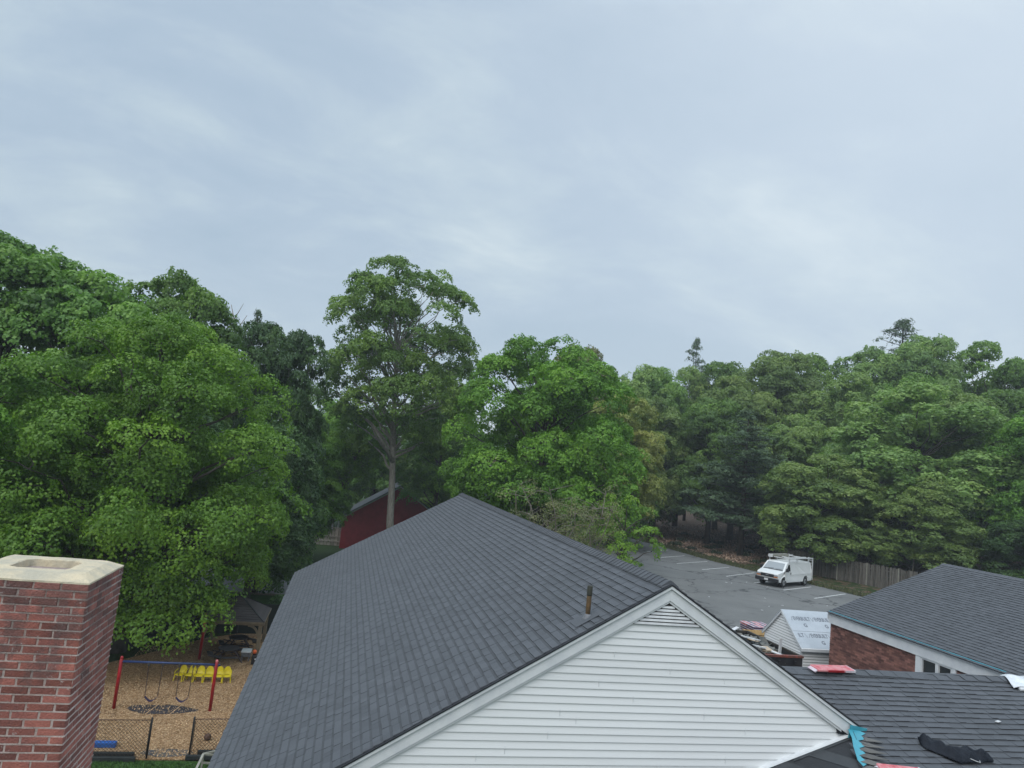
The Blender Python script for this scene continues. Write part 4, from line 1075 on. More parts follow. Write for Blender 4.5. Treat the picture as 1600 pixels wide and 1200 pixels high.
for y_ in np.linspace(DY0+.4, DY1-.4, 5):
    g = G(); g.box(DX1+.002, DX1+.07, y_-.04, y_+.04, .25, DZ-.1); part(g, 'stiffener', M['dump'], du)
g = G(); g.obox((DX1+.12, DY0+.02, 1.45), (.2, .1, .22)); g.tube([(DX1+.12, DY0-.08, 1.5), (DX1+.24, DY0-.08, 1.5)], .05, 8); part(g, 'door_latch', M['black'], du)
for x_ in (DX0+.3, DX1-.3):
    g = G(); g.tube([(x_-.1, DY0+.3, .1), (x_+.1, DY0+.3, .1)], .1, 12); part(g, 'wheel', M['black'], du)
rr = random.Random(5)
g = G()
for k in range(420):
    x = rr.uniform(DX0+.15, DX1-.15); y = rr.uniform(DY0+.15, DY1-.15)
    z = 1.70+.14*math.sin(x*2+1)*math.cos(y*1.3)+rr.uniform(-.08, .1)
    g.tint = rr.random()
    g.obox((x, y, z), (rr.uniform(.12, .5), rr.uniform(.1, .3), rr.uniform(.008, .03)), rr.uniform(0, 3.1), rr.uniform(-.5, .5), rr.uniform(-.5, .5))
solo(g, 'roofing_debris', M['scrap'], 'grey torn shingle scraps heaped inside the black dumpster', 'debris', kind='stuff')
g = G()
for k in range(20):
    x = rr.uniform(DX0+.2, DX1-.3); y = rr.uniform(DY0+.5, DY1-.5); g.tint = rr.random()
    g.obox((x, y, 1.78+rr.uniform(0, .15)), (rr.uniform(.15, .6), rr.uniform(.04, .12), rr.uniform(.01, .03)), rr.uniform(0, 3.1), rr.uniform(-.4, .4), rr.uniform(-.4, .4))
solo(g, 'wood_debris', M['scrap_tan'], 'tan splintered wood and paper bits on top of the dumpster heap', 'debris', kind='stuff')
g = G(); g.obox((15.42, 24.15, 2.02), (1.05, .34, .03), 1.68, .12, .10); solo(g, 'white_panel_scrap', M['card'], 'long white board lying on the dumpster heap towards its far end', 'scrap board')
g = G(); g.obox((15.28, 23.25, 1.93), (.75, .09, .05), 1.75, 0, .12); solo(g, 'white_trim_scrap', M['card'], 'thin white trim strip sticking out below the long white board in the dumpster', 'scrap trim')
g = G(); g.obox((15.92, 22.85, 2.05), (.11, .04, .62), .2, .05, .0); solo(g, 'white_upright_scrap', M['card'], 'white upright strip standing at the right side of the dumpster', 'scrap trim')
g = G(); g.obox((15.6, 22.45, 1.90), (.55, .11, .03), -1.1, .1, .1); solo(g, 'bent_white_scrap', M['card'], 'white flat strip lying near the rusty rim of the dumpster', 'scrap trim')
g = G(); g.obox((15.55, 25.35, 2.02), (.6, .14, .03), .5, .1, -.2); solo(g, 'gutter_scrap', M['card'], 'white scrap poking over the far end of the dumpster', 'scrap trim')
g = G(); g.obox((15.55, 23.1, 1.88), (.40, .28, .08), .4, .3, .1); solo(g, 'torn_cardboard', M['scrap_tan'], 'crumpled tan cardboard in the middle of the dumpster heap', 'cardboard')

# ------------------------------------------------------------------ wooden pallet standing on edge, bundles on a pallet behind it
pal = thing('wooden_pallet', 'light wooden pallet stood on its edge between the dumpster and the white shed', 'pallet', (17.7, 27.2, 0), 0)
PX0, PX1, PYY, PZ1 = 17.14, 18.25, 27.2, 1.62
for k in range(7):
    z = PZ1-.06-k*.15
    g = G(); g.obox(((PX0+PX1)/2, PYY-.07, z-(.03 if k == 0 else 0)), (PX1-PX0, .02, .20 if k == 0 else .085)); part(g, 'slat', M['pallet'], pal)
for x_ in (PX0+.03, (PX0+PX1)/2, PX1-.03):
    g = G(); g.obox((x_, PYY, PZ1-.5), (.05, .10, 1.02)); part(g, 'stringer', M['pallet'], pal)
for k in range(2):
    z = PZ1-.05-k*.9
    g = G(); g.obox(((PX0+PX1)/2, PYY+.07, z), (PX1-PX0, .02, .10)); part(g, 'slat', M['pallet'], pal)
g = G(); g.obox(((PX0+PX1)/2, PYY, .28), (1.0, .5, .56)); solo(g, 'pallet_block', M['pallet'], 'rough block of lumber under the standing pallet', 'lumber')
stk = thing('bundle_pallet', 'pallet base carrying the shrink-wrapped stack of shingle bundles', 'pallet', (20.3, 31.0, 0))
g = G()
for y_ in (30.45, 31.0, 31.55): g.obox((20.3, y_, .07), (1.3, .09, .1))
part(g, 'runners', M['pallet'], stk)
for y_ in np.linspace(30.4, 31.6, 7):
    g = G(); g.obox((20.3, y_, .135), (1.3, .12, .02)); part(g, 'slat', M['pallet'], stk)
lab = {0: 'lowest', 1: 'second', 2: 'third', 3: 'fourth', 4: 'fifth', 5: 'topmost'}
for k in range(9):
    for j in range(2):
        c = (20.3+rr.uniform(-.03, .03), 30.68+.62*j+rr.uniform(-.02, .02), .19+k*.105)
        t = thing('shingle_bundle', 'shingle bundle in the stack behind the standing pallet, %s, %s side' % (['lowest layer', 'second layer up', 'third layer up', 'fourth layer up', 'middle layer', 'fourth layer down', 'third layer down', 'second layer down', 'top layer'][k], 'nearer' if j == 0 else 'farther'), 'shingle bundle', c, 0, 'shingle bundles stacked on the pallet in the lot')
        g = G(); g.obox((0, 0, .0), (1.18, .58, .062)); part(g, 'wrapper', M['wrap_dark'] if k < 8 else (M['wrap_red'] if j else M['wrap_dark']), t, local=True, bevel=.01)
        g = G(); g.obox((0, 0, .041), (1.19, .59, .02)); part(g, 'white_edge', M['wrap_white'], t, local=True)
        if k == 8:
            for q in range(4):
                g = G(); g.obox((-.42+q*.28, 0, .0545), (.13, .56, .006), .12); part(g, 'printed_stripe', M['wrap_red'] if (q+j) % 2 else M['wrap_dark'], t, local=True)

# ------------------------------------------------------------------ cargo van
VH, VW, VL = 1.98, 1.96, 5.75
vrx, vry = 38.33, 52.06; vfx, vfy = 34.89, 50.13
vdir = Vector((vfx-vrx, vfy-vry)).normalized(); vrz = math.atan2(vdir.y, vdir.x)
vleft = Vector((-vdir.y, vdir.x))      # towards the vehicle's left side
# wheel contact points given are on the visible (left) side
vc = Vector((vfx+vrx, vfy+vry))/2 - vleft*(VW/2)
van = thing('cargo_van', 'white cargo van with ladder rack and black bumper parked nose-out by the wooden fence', 'van', (vc.x, vc.y, 0), vrz)
WB = 3.75
fx, rx_ = WB/2, -WB/2
fr = fx+.92; bk_ = rx_-1.12
# side profile (x forward, z) with wheel arches cut
def arch(cx, r=.43, n=7, rev=False):
    return [(cx+r*math.cos(t), .40+r*math.sin(t)) for t in np.linspace(math.pi, 0, n)]
low = .36
prof = [(bk_, low+.05)] + [(rx_-.45, low)] + [p for p in arch(rx_)] + [(rx_+.45, low)] + [(fx-.45, low)] + [p for p in arch(fx)] + [(fx+.45, low)] + [(fr-.03, .45), (fr, .62), (fr, .98), (fr-.06, 1.08), (fr-.55, 1.20), (fr-.88, 1.27), (fr-1.50, 1.86), (fr-1.75, 1.94), (0, 1.97), (bk_+.3, 1.95), (bk_+.06, 1.86), (bk_, 1.2)]
def van_body():
    g = G(); n = len(prof)
    def wfac(x, z):
        w = VW/2
        if z > 1.15: w -= (z-1.15)*.16
        if x > fr-.9: w -= (x-(fr-.9))*.10
        if z > 1.88: w -= (z-1.88)*1.2
        return w
    L = [(x, wfac(x, z), z) for x, z in prof]; Rr = [(x, -wfac(x, z), z) for x, z in prof]
    g.add(L+Rr, [tuple(range(n))[::-1], tuple(range(n, 2*n))] + [(i, (i+1) % n, (i+1) % n+n, i+n) for i in range(n)])
    return g, wfac
g, wf = van_body()
body = part(g, 'body', M['van_white'], van, local=True, bevel=.035)
def sideq(pts, y_off, name, m, parent=van, s=1):
    g = G(); q = [(x, s*(wf(x, z)+y_off), z) for x, z in pts]; q = q if s > 0 else q[::-1]
    g.prism(q, (0, s*.012, 0)); return part(g, name, m, parent, local=True)
for s in (1, -1):
    door = sideq([(fr-1.03, .52), (fr-1.98, .52), (fr-1.98, 1.85), (fr-1.66, 1.84), (fr-1.03, 1.25)], .006, 'door', M['van_white'], s=s)
    sideq([(fr-1.18, 1.27), (fr-1.88, 1.27), (fr-1.88, 1.76), (fr-1.64, 1.76)], .019, 'side_window', M['glass'], parent=door, s=s)
    g = G(); g.obox((fr-1.93, s*(wf(fr-1.9, 1.05)+.03), 1.08), (.06, .03, .16)); part(g, 'handle', M['black'], door, local=True)
    g = G(); g.obox((fr-1.10, s*(wf(fr-1.1, 1.35)+.16), 1.36), (.10, .22, .26)); part(g, 'mirror', M['black'], van, local=True, bevel=.02)
    sideq([(bk_+.12, .95), (bk_+.12, 1.02), (fr-2.05, 1.02), (fr-2.05, .95)], .0, 'body_crease', M['van_white'], s=s)
# windshield following the slope
a = Vector((fr-.90, 0, 1.29)); b = Vector((fr-1.49, 0, 1.845)); n_ = Vector((b.z-a.z, 0, a.x-b.x)).normalized()
def ws(t, y): p = a+(b-a)*t; return (p.x+n_.x*.008, y, p.z+n_.z*.008)
g = G(); g.prism([ws(.04, -.82), ws(.04, .82), ws(.95, .72), ws(.95, -.72)], tuple(n_*.012)); part(g, 'windshield', M['windshield'], van, local=True)
g = G(); g.prism([ws(-.06, -.84), ws(-.06, .84), ws(.03, .82), ws(.03, -.82)], tuple(n_*.014)); part(g, 'cowl', M['black'], van, local=True)
for y_ in (-.45, .2):
    g = G(); g.bar(Vector(ws(.06, y_))+n_*.03, Vector(ws(.13, y_+.5))+n_*.03, .015); part(g, 'wiper', M['black'], van, local=True)
g = G(); g.obox((fr+.008, 0, .86), (.05, 1.10, .24)); part(g, 'grille', M['black'], van, local=True, bevel=.015)
for z_ in (.80, .86, .92):
    g = G(); g.obox((fr+.037, 0, z_), (.012, 1.02, .014)); part(g, 'grille_bar', M['dark_table'], van, local=True)
g = G(); g.obox((fr+.05, 0, .88), (.02, .24, .05)); part(g, 'badge', M['chrome'], van, local=True)
g = G(); g.obox((fr+.05, 0, .53), (.24, VW-.04, .28)); part(g, 'bumper', M['black'], van, local=True, bevel=.04)
g = G(); g.obox((fr+.178, .0, .55), (.012, .32, .15)); part(g, 'licence_plate', M['plate'], van, local=True)
for s in (1, -1):
    g = G(); g.obox((fr-.005, s*.72, .91), (.09, .32, .13)); part(g, 'headlight', M['chrome'], van, local=True, bevel=.015)
    g = G(); g.obox((fr-.005, s*.72, .79), (.09, .32, .08)); part(g, 'turn_signal', M['amber'], van, local=True)
    g = G(); g.obox((bk_-.01, s*.85, 1.1), (.04, .14, .4)); part(g, 'tail_light', M['red_post'], van, local=True)
g = G(); g.obox((bk_-.06, 0, .5), (.16, VW-.1, .14)); part(g, 'rear_bumper', M['black'], van, local=True)
for cx in (fx, rx_):
    for s in (1, -1):
        y0 = s*(VW/2-.25); y1 = s*(VW/2-.02)
        g = G(); g.tube([(cx, y0, .37), (cx, y1-s*.02, .37), (cx, y1, .37)], [.37, .37, .34], 24); w = part(g, 'wheel', M['tyre'], van, local=True)
        g = G(); g.tube([(cx, y1+s*.001, .37), (cx, y1+s*.012, .37)], [.21, .19], 18); part(g, 'rim', M['rim'], w, local=True)
        g = G(); g.tube([(cx, y1+s*.013, .37), (cx, y1+s*.03, .37)], .07, 10); part(g, 'hub', M['dark_table'], w, local=True)
# ladder rack
rk = thing('x', None, None); bpy.data.objects.remove(rk)
rack = G()
for x_ in (fr-1.9, fr-3.2, bk_+.5):
    rack.bar((x_, -.86, 2.20), (x_, .86, 2.20), .07)
    for s in (1, -1): rack.bar((x_, s*.84, 1.90), (x_, s*.86, 2.34), .07)
for s in (1, -1):
    rack.bar((fr-1.7, s*.88, 2.22), (bk_-.2, s*.88, 2.22), .07)
rk = part(rack, 'roof_rack', M['alu'], van, local=True)
g = G()
for s in (0, .34):
    g.bar((bk_-.26, .90-s, .45), (bk_-.20, .90-s, 2.26), .07)
for k in range(7): g.bar((bk_-.24, .56, .55+k*.25), (bk_-.24, .90, .55+k*.25), .045)
part(g, 'rear_ladder', M['alu'], van, local=True)
# ladders and a pipe box carried on the rack
lad = thing('ladder', 'aluminium ladder carried on the roof rack of the white van', 'ladder', (vc.x, vc.y, 0), vrz)
for y_ in (.45, .82):
    g = G(); g.bar((fr-1.7, y_, 2.24), (bk_+.1, y_, 2.24), .035, .08); part(g, 'rail', M['alu'], lad, local=True)
for k in range(12):
    x_ = fr-1.9-k*.3
    g = G(); g.bar((x_, .45, 2.24), (x_, .82, 2.24), .03); part(g, 'rung', M['alu'], lad, local=True)
bxg = G(); bxg.obox((fr-3.0, -.62, 2.28), (2.9, .34, .22)); tg = thing('rack_box', 'grey long box tied on the far side of the van roof rack', 'box', (vc.x, vc.y, 0), vrz)
part(bxg, 'box_body', M['wood_grey'], tg, local=True, bevel=.01)
g = G(); g.obox((fr-1.56, -.62, 2.28), (.03, .36, .24)); part(g, 'box_end', M['card'], tg, local=True)

# ------------------------------------------------------------------ wooden fence beyond the lot
FP = [(43.3, 62.2), (44.5, 59.6), (45.5, 57.3), (46.6, 54.8), (47.7, 52.3), (48.7, 49.9), (49.8, 47.4)]
fence = thing('wooden_fence', 'weathered grey board fence behind the white van', 'fence', (46, 56, 0))
FHh = 1.95
for k, (x, y) in enumerate(FP):
    g = G(); g.obox((x-.06, y, FHh/2+.02), (.11, .11, FHh+.10), .4); part(g, 'post', M['wood_grey'], fence)
bd = []
for k in range(len(FP)-1):
    (x0_, y0_), (x1_, y1_) = FP[k], FP[k+1]
    L = math.hypot(x1_-x0_, y1_-y0_); rz_ = math.atan2(y1_-y0_, x1_-x0_)
    for z in (.35, 1.6):
        g = G(); g.bar((x0_, y0_, z), (x1_, y1_, z), .04, .09); part(g, 'rail', M['wood_old'], fence)
    nb = int(L/.14)
    for i in range(nb):
        t = (i+.5)/nb
        bd.append((x0_+(x1_-x0_)*t, y0_+(y1_-y0_)*t, rz_, FHh+random.uniform(-.07, .03)))
bmesh_ = []
for j in range(4):
    g = G(); g.hexa([(-.064, -.01, 0), (.064, -.01, 0), (.064, .01, 0), (-.064, .01, 0), (-.06, -.01, FHh+.02*j-.05), (.06, -.01, FHh+.02*j-.02), (.06, .01, FHh+.02*j-.02), (-.06, .01, FHh+.02*j-.05)])
    mm = g.mesh('fence_board'); mm.materials.append(M['wood_old']); bmesh_.append(mm)
for (x, y, rz_, h) in bd:
    o = put('fence_board', bmesh_[random.randrange(4)], None, fence, Vector((x-.05+random.uniform(-.012, .012), y-.03, .03+random.uniform(-.03, .02)))-WP[fence.name]); o.rotation_euler = (random.uniform(-.02, .02), random.uniform(-.02, .02), rz_+random.uniform(-.08, .08))

# ------------------------------------------------------------------ playground
GZ = -3.085
sw = thing('swing_set', 'toddler swing set with red posts and a blue top beam on the wood chips', 'swing set', (-5.68, 29.66, GZ))
SH = 1.80; sxl, sxr = -7.38, -3.98
for x_ in (sxl, sxr):
    g = G(); g.lathe([(.062, 0), (.062, SH), (.045, SH+.02)], (x_, 29.66, GZ), 14); part(g, 'post', M['red_post'], sw, True)
    g = G(); g.lathe([(.02, -.02), (.05, .02), (.06, .06), (.045, .10), (.01, .12)], (x_, 29.66, GZ+SH), 12); part(g, 'post_cap', M['pink'] if x_ > -5 else M['red_post'], sw, True)
g = G(); g.tube([(sxl+.05, 29.66, GZ+SH-.08), (sxr+.14, 29.66, GZ+SH-.08)], .045, 12); part(g, 'top_beam', M['blue_beam'], sw, True)
for x_ in (-6.40, -5.90, -5.30, -4.80):
    g = G(); g.obox((x_, 29.66, GZ+SH-.14), (.07, .10, .12)); part(g, 'hanger', M['dark_table'], sw)
for i, (xa, xb) in enumerate(((-6.40, -5.90), (-5.30, -4.80))):
    s_ = thing('swing', '%s swing with dark belt seat hanging from the blue beam' % ('left' if i == 0 else 'right'), 'swing', ((xa+xb)/2, 29.66, GZ+.35), 0, 'swings under the blue beam')
    zs = GZ+.50
    for x_ in (xa, xb):
        xo = x_+(.03 if x_ == xa else -.03)
        g = G()
        zz0, zz1 = zs, GZ+SH-.18; n_ = 34
        for k in range(n_):
            t = k/n_; z = zz0+(zz1-zz0)*t; x = xo+(x_-xo)*t
            a_ = .014
            if k % 2: g.bar((x-a_, 29.66, z), (x-a_, 29.66, z+.05), .009); g.bar((x+a_, 29.66, z), (x+a_, 29.66, z+.05), .009)
            else: g.bar((x, 29.66-a_, z), (x, 29.66-a_, z+.05), .009); g.bar((x, 29.66+a_, z), (x, 29.66+a_, z+.05), .009)
        part(g, 'chain', M['chain'], s_)
    g = G(); K = 10; v = []; f = []
    for k in range(K+1):
        t = k/K; x = xa+.03+(xb-xa-.06)*t; z = zs-.16*math.sin(math.pi*t)-.02
        v += [(x, 29.58, z), (x, 29.74, z), (x, 29.74, z-.014), (x, 29.58, z-.014)]
    for k in range(K):
        for q in range(4): f.append((k*4+q, (k+1)*4+q, (k+1)*4+(q+1) % 4, k*4+(q+1) % 4))
    g.add(v, f); part(g, 'belt_seat', M['belt'], s_)
g = G(); g.lathe([(.065, 0), (.065, 2.0), (.04, 2.02)], (-5.643, 36.05, GZ), 14); 
rp = thing('red_play_post', 'red post standing behind the swings under the maple leaves', 'post', (-5.643, 36.05, GZ)); part(g, 'post', M['red_post'], rp, True)
g = G(); g.lathe([(.02, 0), (.055, .03), (.055, .07), (.02, .1)], (-5.643, 36.05, GZ+2.02), 12); part(g, 'post_cap', M['red_post'], rp, True)
# rubber mats with ragged chip cover
def blob(cx, cy, rx, ry, n=40, j=.16, rz=0, seed=1):
    rr = random.Random(seed); out_ = []; ph = [rr.uniform(0, 6.28) for _ in range(6)]
    for k in range(n):
        t = 2*math.pi*k/n; q = 1+sum(math.sin((m_+2)*t+ph[m_])*j/(m_+1.5) for m_ in range(6))+rr.uniform(-.04, .04)
        x, y = rx*q*math.cos(t), ry*q*math.sin(t); out_.append((cx+x*math.cos(rz)-y*math.sin(rz), cy+x*math.sin(rz)+y*math.cos(rz)))
    return out_
matt = thing('rubber_mat', 'worn black rubber mats half buried in chips under the swings', 'rubber mat', (-5.7, 29.7, GZ))
g = G(); g.prism([(x, y, GZ+.001) for x, y in blob(-5.75, 29.68, 1.12, .50, 80, .13, -.03, 4)], (0, 0, .012)); part(g, 'mat', M['mat_rubber'], matt)
for x_ in (-6.12, -5.28):
    g = G(); g.prism([(x_-.05, 29.16, GZ+.0135), (x_-.02, 29.16, GZ+.0135), (x_+.19, 30.18, GZ+.0135), (x_+.16, 30.18, GZ+.0135)], (0, 0, .003)); part(g, 'mat_seam', M['chip'], matt)
M['soil'] = mat('dark_wet_soil', (0.075, 0.07, 0.075), 0.95, col2=(0.13, 0.115, 0.095), vscale=5, grain=.5, gscale=30, bump=.5)
g = G(); g.prism([(x, y, GZ+.001) for x, y in blob(-4.60, 25.88, .72, .33, 50, .1, 0, 8)], (0, 0, .008)); tag(part(g, 'bare_soil', M['soil'], None), kind='structure')
def chipf2(n):
    x = rng.normal(-5.75, .75, n); y = rng.normal(29.68, .36, n); return np.stack([x, y, np.full(n, GZ+.012)], -1)
def chipf3(n):
    x = rng.normal(-4.6, .5, n); y = rng.normal(25.95, .22, n); return np.stack([x, y, np.full(n, GZ+.01)], -1)
for fn, nn, lb in ((chipf2, 420, 'stray wood chips lying on the black rubber mats'), (chipf3, 420, 'stray wood chips on the dark soil in the fence opening')):
    tag(scatter('stray_chips', nn, fn, 0.055, M['chip']), lb, 'wood chips')
# yellow chairs
def chair():
    t = thing('yellow_chair', 'x', 'chair', (0, 0, 0))
    g = G(); w = .17
    # seat: scooped slab
    v = []; K = 6
    for j in range(K+1):
        for i in range(K+1):
            x = -w+2*w*i/K; y = -.16+.32*j/K
            z = .25-.02*math.cos(x/w*1.5)+.012*abs(j-K/2)/K
            v.append((x*(1-.15*(j/K)), y, z))
    f = [(j*(K+1)+i, j*(K+1)+i+1, (j+1)*(K+1)+i+1, (j+1)*(K+1)+i) for j in range(K) for i in range(K)]
    g.add(v, f); o = part(g, 'seat', M['yellow'], t, True, local=True); s_ = o.modifiers.new('s', 'SOLIDIFY'); s_.thickness = .02
    g = G(); v = []; n = 14; prof_ = []
    for k in range(n+1):
        tt = math.pi*k/n; prof_.append((.145*math.cos(tt)*1.0, .30+.24*math.sin(tt)**.8))
    cen = (0, .30); pts = [(x, .14+(z-.25)*.22+.0*x, z) for x, z in prof_]
    pts = [(.145, .13, .25)] + pts + [(-.145, .13, .25)]
    c_ = (0, .185, .36)
    v = [c_]+pts; f = [(0, k+1, k+2) for k in range(len(pts)-1)] + [(0, len(pts), 1)]
    g.add(v, f); o = part(g, 'backrest', M['yellow'], t, local=True); s_ = o.modifiers.new('s', 'SOLIDIFY'); s_.thickness = .018
    for s in (-1, 1):
        g = G(); g.tube([(s*.165, -.14, .36), (s*.17, 0, .385), (s*.155, .15, .42)], .015, 6); g.tube([(s*.165, -.14, .36), (s*.165, -.15, .25)], .014, 6); part(g, 'armrest', M['yellow'], t, True, local=True)
    for sx_ in (-1, 1):
        for sy_ in (-1, 1):
            g = G(); g.bar((sx_*.15, sy_*.13, .25), (sx_*.175, sy_*.17+.0, 0), .028); part(g, 'leg', M['yellow'], t, local=True)
    return t
ch0 = chair()
cx_ = [-5.83, -5.44, -5.06, -4.68, -4.27, -3.96]
names_ = ['leftmost yellow plastic chair of the row behind the swings', 'second yellow plastic chair from the left, seen behind the swing chain', 'third yellow plastic chair from the left in the row',
          'fourth yellow plastic chair from the left in the row', 'fifth yellow chair, half hidden by the red swing post', 'rightmost yellow plastic chair, right of the red post']
for i, x_ in enumerate(cx_):
    c = ch0 if i == 0 else copy_tree(ch0)
    c.location = (x_, 33.05+random.uniform(-.03, .03), GZ); c.rotation_euler.z = [-.35, -.25, -.1, .05, .02, .08][i]; c.scale = (1.08,)*3
    tag(c, names_[i], 'chair', 'yellow chairs lined up on the wood chips')
# chain link fence
clf = thing('chain_link_fence', 'black chain link fence in front of the playground with an open gap', 'fence', (-5, 25.45, GZ))
FH = 1.19
for (x_, y_) in ((-5.13, 25.445), (-3.874, 25.60), (-8.6, 25.3), (-1.2, 25.8)):
    g = G(); g.lathe([(.030, 0), (.030, FH+.06), (.012, FH+.09)], (x_, y_, GZ), 10); part(g, 'post', M['black'], clf, True)
for (xa, ya, xb, yb_) in ((-8.6, 25.3, -5.13, 25.445), (-3.874, 25.60, -1.2, 25.8)):
    g = G(); g.tube([(xa, ya, GZ+FH), (xb, yb_, GZ+FH)], .016, 8); part(g, 'top_rail', M['brown'], clf, True)
    L = math.hypot(xb-xa, yb_-ya); g = G(); sp_ = .08
    ud = Vector((xb-xa, yb_-ya, 0)).normalized()
    n_ = int((L+FH)/ (sp_*1.4))
    for k in range(n_+1):
        s0 = k*sp_*1.4
        for sgn in (1, -1):
            # line starting at bottom u=s0, rising with slope 1 to left or right
            u0, z0_ = s0, 0.0; u1, z1_ = (s0-FH, FH)
            if u0 > L: z0_ = u0-L; u0 = L
            if u1 < 0: z1_ = FH+u1; u1 = 0
            if z0_ >= z1_: continue
            if sgn < 0: u0, u1 = L-u0, L-u1
            A0 = Vector((xa, ya, GZ))+ud*u0+Vector((0, 0, z0_)); A1 = Vector((xa, ya, GZ))+ud*u1+Vector((0, 0, z1_))
            g.bar(A0, A1, .0075)
    part(g, 'wire_mesh', M['wire'], clf, kind='stuff')
g = G(); g.tube([(-5.17, 25.47, GZ+.08), (-5.17, 25.47, GZ+FH-.06)], .012, 6); part(g, 'tension_bar', M['wire'], clf)
g = G(); g.tube([(-3.83, 25.62, GZ+.08), (-3.83, 25.62, GZ+FH-.06)], .012, 6); part(g, 'tension_bar', M['wire'], clf)
# edging timbers
def timber(x0_, x1_, y, z0, lbl):
    g = G(); g.box(x0_, x1_, y-.06, y+.06, z0, z0+.14); solo(g, 'edging_timber', M['timber'], lbl, 'edging timber', 'black edging timbers along the playground', bevel=.01)
timber(-8.2, -5.42, 25.25, GZ-.02, 'lower black edging timber left of the fence opening')
timber(-8.2, -5.52, 25.50, GZ+.12-.1, 'upper black edging timber left of the fence opening, behind the lower one')
timber(-3.95, -1.2, 25.44, GZ-.02, 'lower black edging timber right of the fence opening')
timber(-3.64, -1.2, 25.72, GZ+.02, 'upper black edging timber right of the fence opening')
g = G(); g.box(-7.4, -6.28, 26.18, 26.38, GZ, GZ+.17); solo(g, 'blue_beam', M['blue_plastic'], 'blue plastic balance beam on the chips behind the left chain link fence', 'balance beam', bevel=.02)
g = G(); g.lathe([(.02, 0), (.10, .03), (.125, .10), (.10, .19), (.03, .22)], (-3.56, 26.95, GZ), 14); solo(g, 'brown_ball', M['brown'], 'brown ball on the chips behind the right chain link fence', 'ball', smooth=True)
g = G(); g.box(-3.06, -2.55, 27.9, 28.3, GZ, GZ+.13); solo(g, 'wooden_crate', M['dark_table'], 'low brown crate on the chips near the roof edge', 'crate', bevel=.01)
g = G(); g.lathe([(.02, 0), (.09, .02), (.11, .09), (.07, .16), (.02, .17)], (-2.75, 28.9, GZ), 12); solo(g, 'dark_bucket', M['black'], 'small dark bucket on the chips beside the roof edge', 'bucket', smooth=True)
# wooden stair with railing by the house
st = thing('wooden_steps', 'grey wooden steps and handrail beside the house wall, bottom left', 'steps', (-2.6, 23.2, -3.1))
sx0, sy0 = -3.13, 23.33
for (x_, y_) in ((-3.13, 23.33), (-2.80, 23.27), (-3.13, 22.3), (-2.80, 22.25)):
    g = G(); g.bar((x_, y_, -3.1), (x_, y_, -2.06), .05); part(g, 'post', M['wood_grey'], st)
for a, b in (((-3.16, 23.33, -2.05), (-2.76, 23.26, -2.05)), ((-3.13, 23.33, -2.05), (-2.2, 23.75, -1.97)), ((-2.80, 23.27, -2.05), (-1.9, 23.68, -1.97)), ((-3.13, 23.33, -2.3), (-2.80, 23.27, -2.3)), ((-3.13, 23.3, -2.05), (-3.13, 22.3, -2.05)), ((-3.13, 23.3, -2.75), (-2.8, 23.27, -2.2))):
    g = G(); g.bar(a, b, .06, .04); part(g, 'rail', M['wood_grey'], st)
for k in range(5):
    g = G(); g.box(-2.9+k*.24, -2.64+k*.24, 22.3, 23.3, -3.1, -2.95+k*.17); part(g, 'tread', M['wood_grey'], st)

# picnic tables
def picnic(label, x, y, sc_=1.0):
    t = thing('picnic_table', label, 'picnic table', (x, y, GZ), .25, 'dark picnic tables by the gazebo')
    def octa(r, z, h, off=.39): return [(r*math.cos(off+k*math.pi/4), r*math.sin(off+k*math.pi/4), z) for k in range(8)], h
    g = G(); p, h = octa(.50*sc_, .52, .035); g.prism(p, (0, 0, h)); part(g, 'table_top', M['dark_table'], t, local=True, bevel=.008)
    for k in range(8):
        if k in (2, 6): continue
        a0 = .39+k*math.pi/4; a1 = a0+math.pi/4
        g = G(); g.prism([(r_*math.cos(a_), r_*math.sin(a_), .30) for r_, a_ in ((.72*sc_, a0+.03), (.98*sc_, a0+.03), (.98*sc_, a1-.03), (.72*sc_, a1-.03))], (0, 0, .035)); part(g, 'bench', M['dark_table'], t, local=True)
    for k in range(4):
        a_ = .78+k*math.pi/2; c, s = math.cos(a_), math.sin(a_)
        g = G(); g.bar((c*.85*sc_, s*.85*sc_, 0), (c*.30*sc_, s*.30*sc_, .52), .05); g.bar((c*.9*sc_, s*.9*sc_, .27), (c*.2*sc_, s*.2*sc_, .27), .04); part(g, 'leg', M['chain'], t, local=True)
    return t
picnic('nearer dark octagonal picnic table in front of the gazebo', -4.42, 36.2)
picnic('farther dark picnic table in the shade under the gazebo', -4.25, 38.15)
tb = thing('white_topped_table', 'small grey table with a white lid beside the picnic table', 'play table', (-3.60, 36.30, GZ))
g = G(); g.box(-3.82, -3.38, 36.0, 36.6, GZ+.40, GZ+.46); part(g, 'lid', M['white_plastic'], tb, bevel=.01)
g = G(); g.box(-3.80, -3.40, 36.03, 36.57, GZ+.20, GZ+.395); part(g, 'tub', M['lead'], tb, bevel=.02)
for x_ in (-3.76, -3.44):
    for y_ in (36.07, 36.53):
        g = G(); g.bar((x_, y_, GZ), (x_, y_, GZ+.2), .05); part(g, 'leg', M['lead'], tb)
bn = thing('black_bin', 'black storage bin with a white mark at the foot of the gazebo post', 'bin', (-3.10, 35.72, GZ))
g = G(); g.box(-3.27, -2.92, 35.55, 35.9, GZ, GZ+.42); part(g, 'bin_body', M['black'], bn, bevel=.02)
g = G(); g.box(-3.13, -3.07, 35.540, 35.548, GZ+.24, GZ+.29); part(g, 'mark', M['card'], bn)
g = G(); g.lathe([(.02, 0), (.07, .02), (.095, .08), (.09, .14), (.05, .19), (.01, .20)], (-3.18, 35.75, GZ+.44), 14); solo(g, 'orange_ball', M['orange'], 'orange ball resting on the black bin', 'ball', smooth=True)

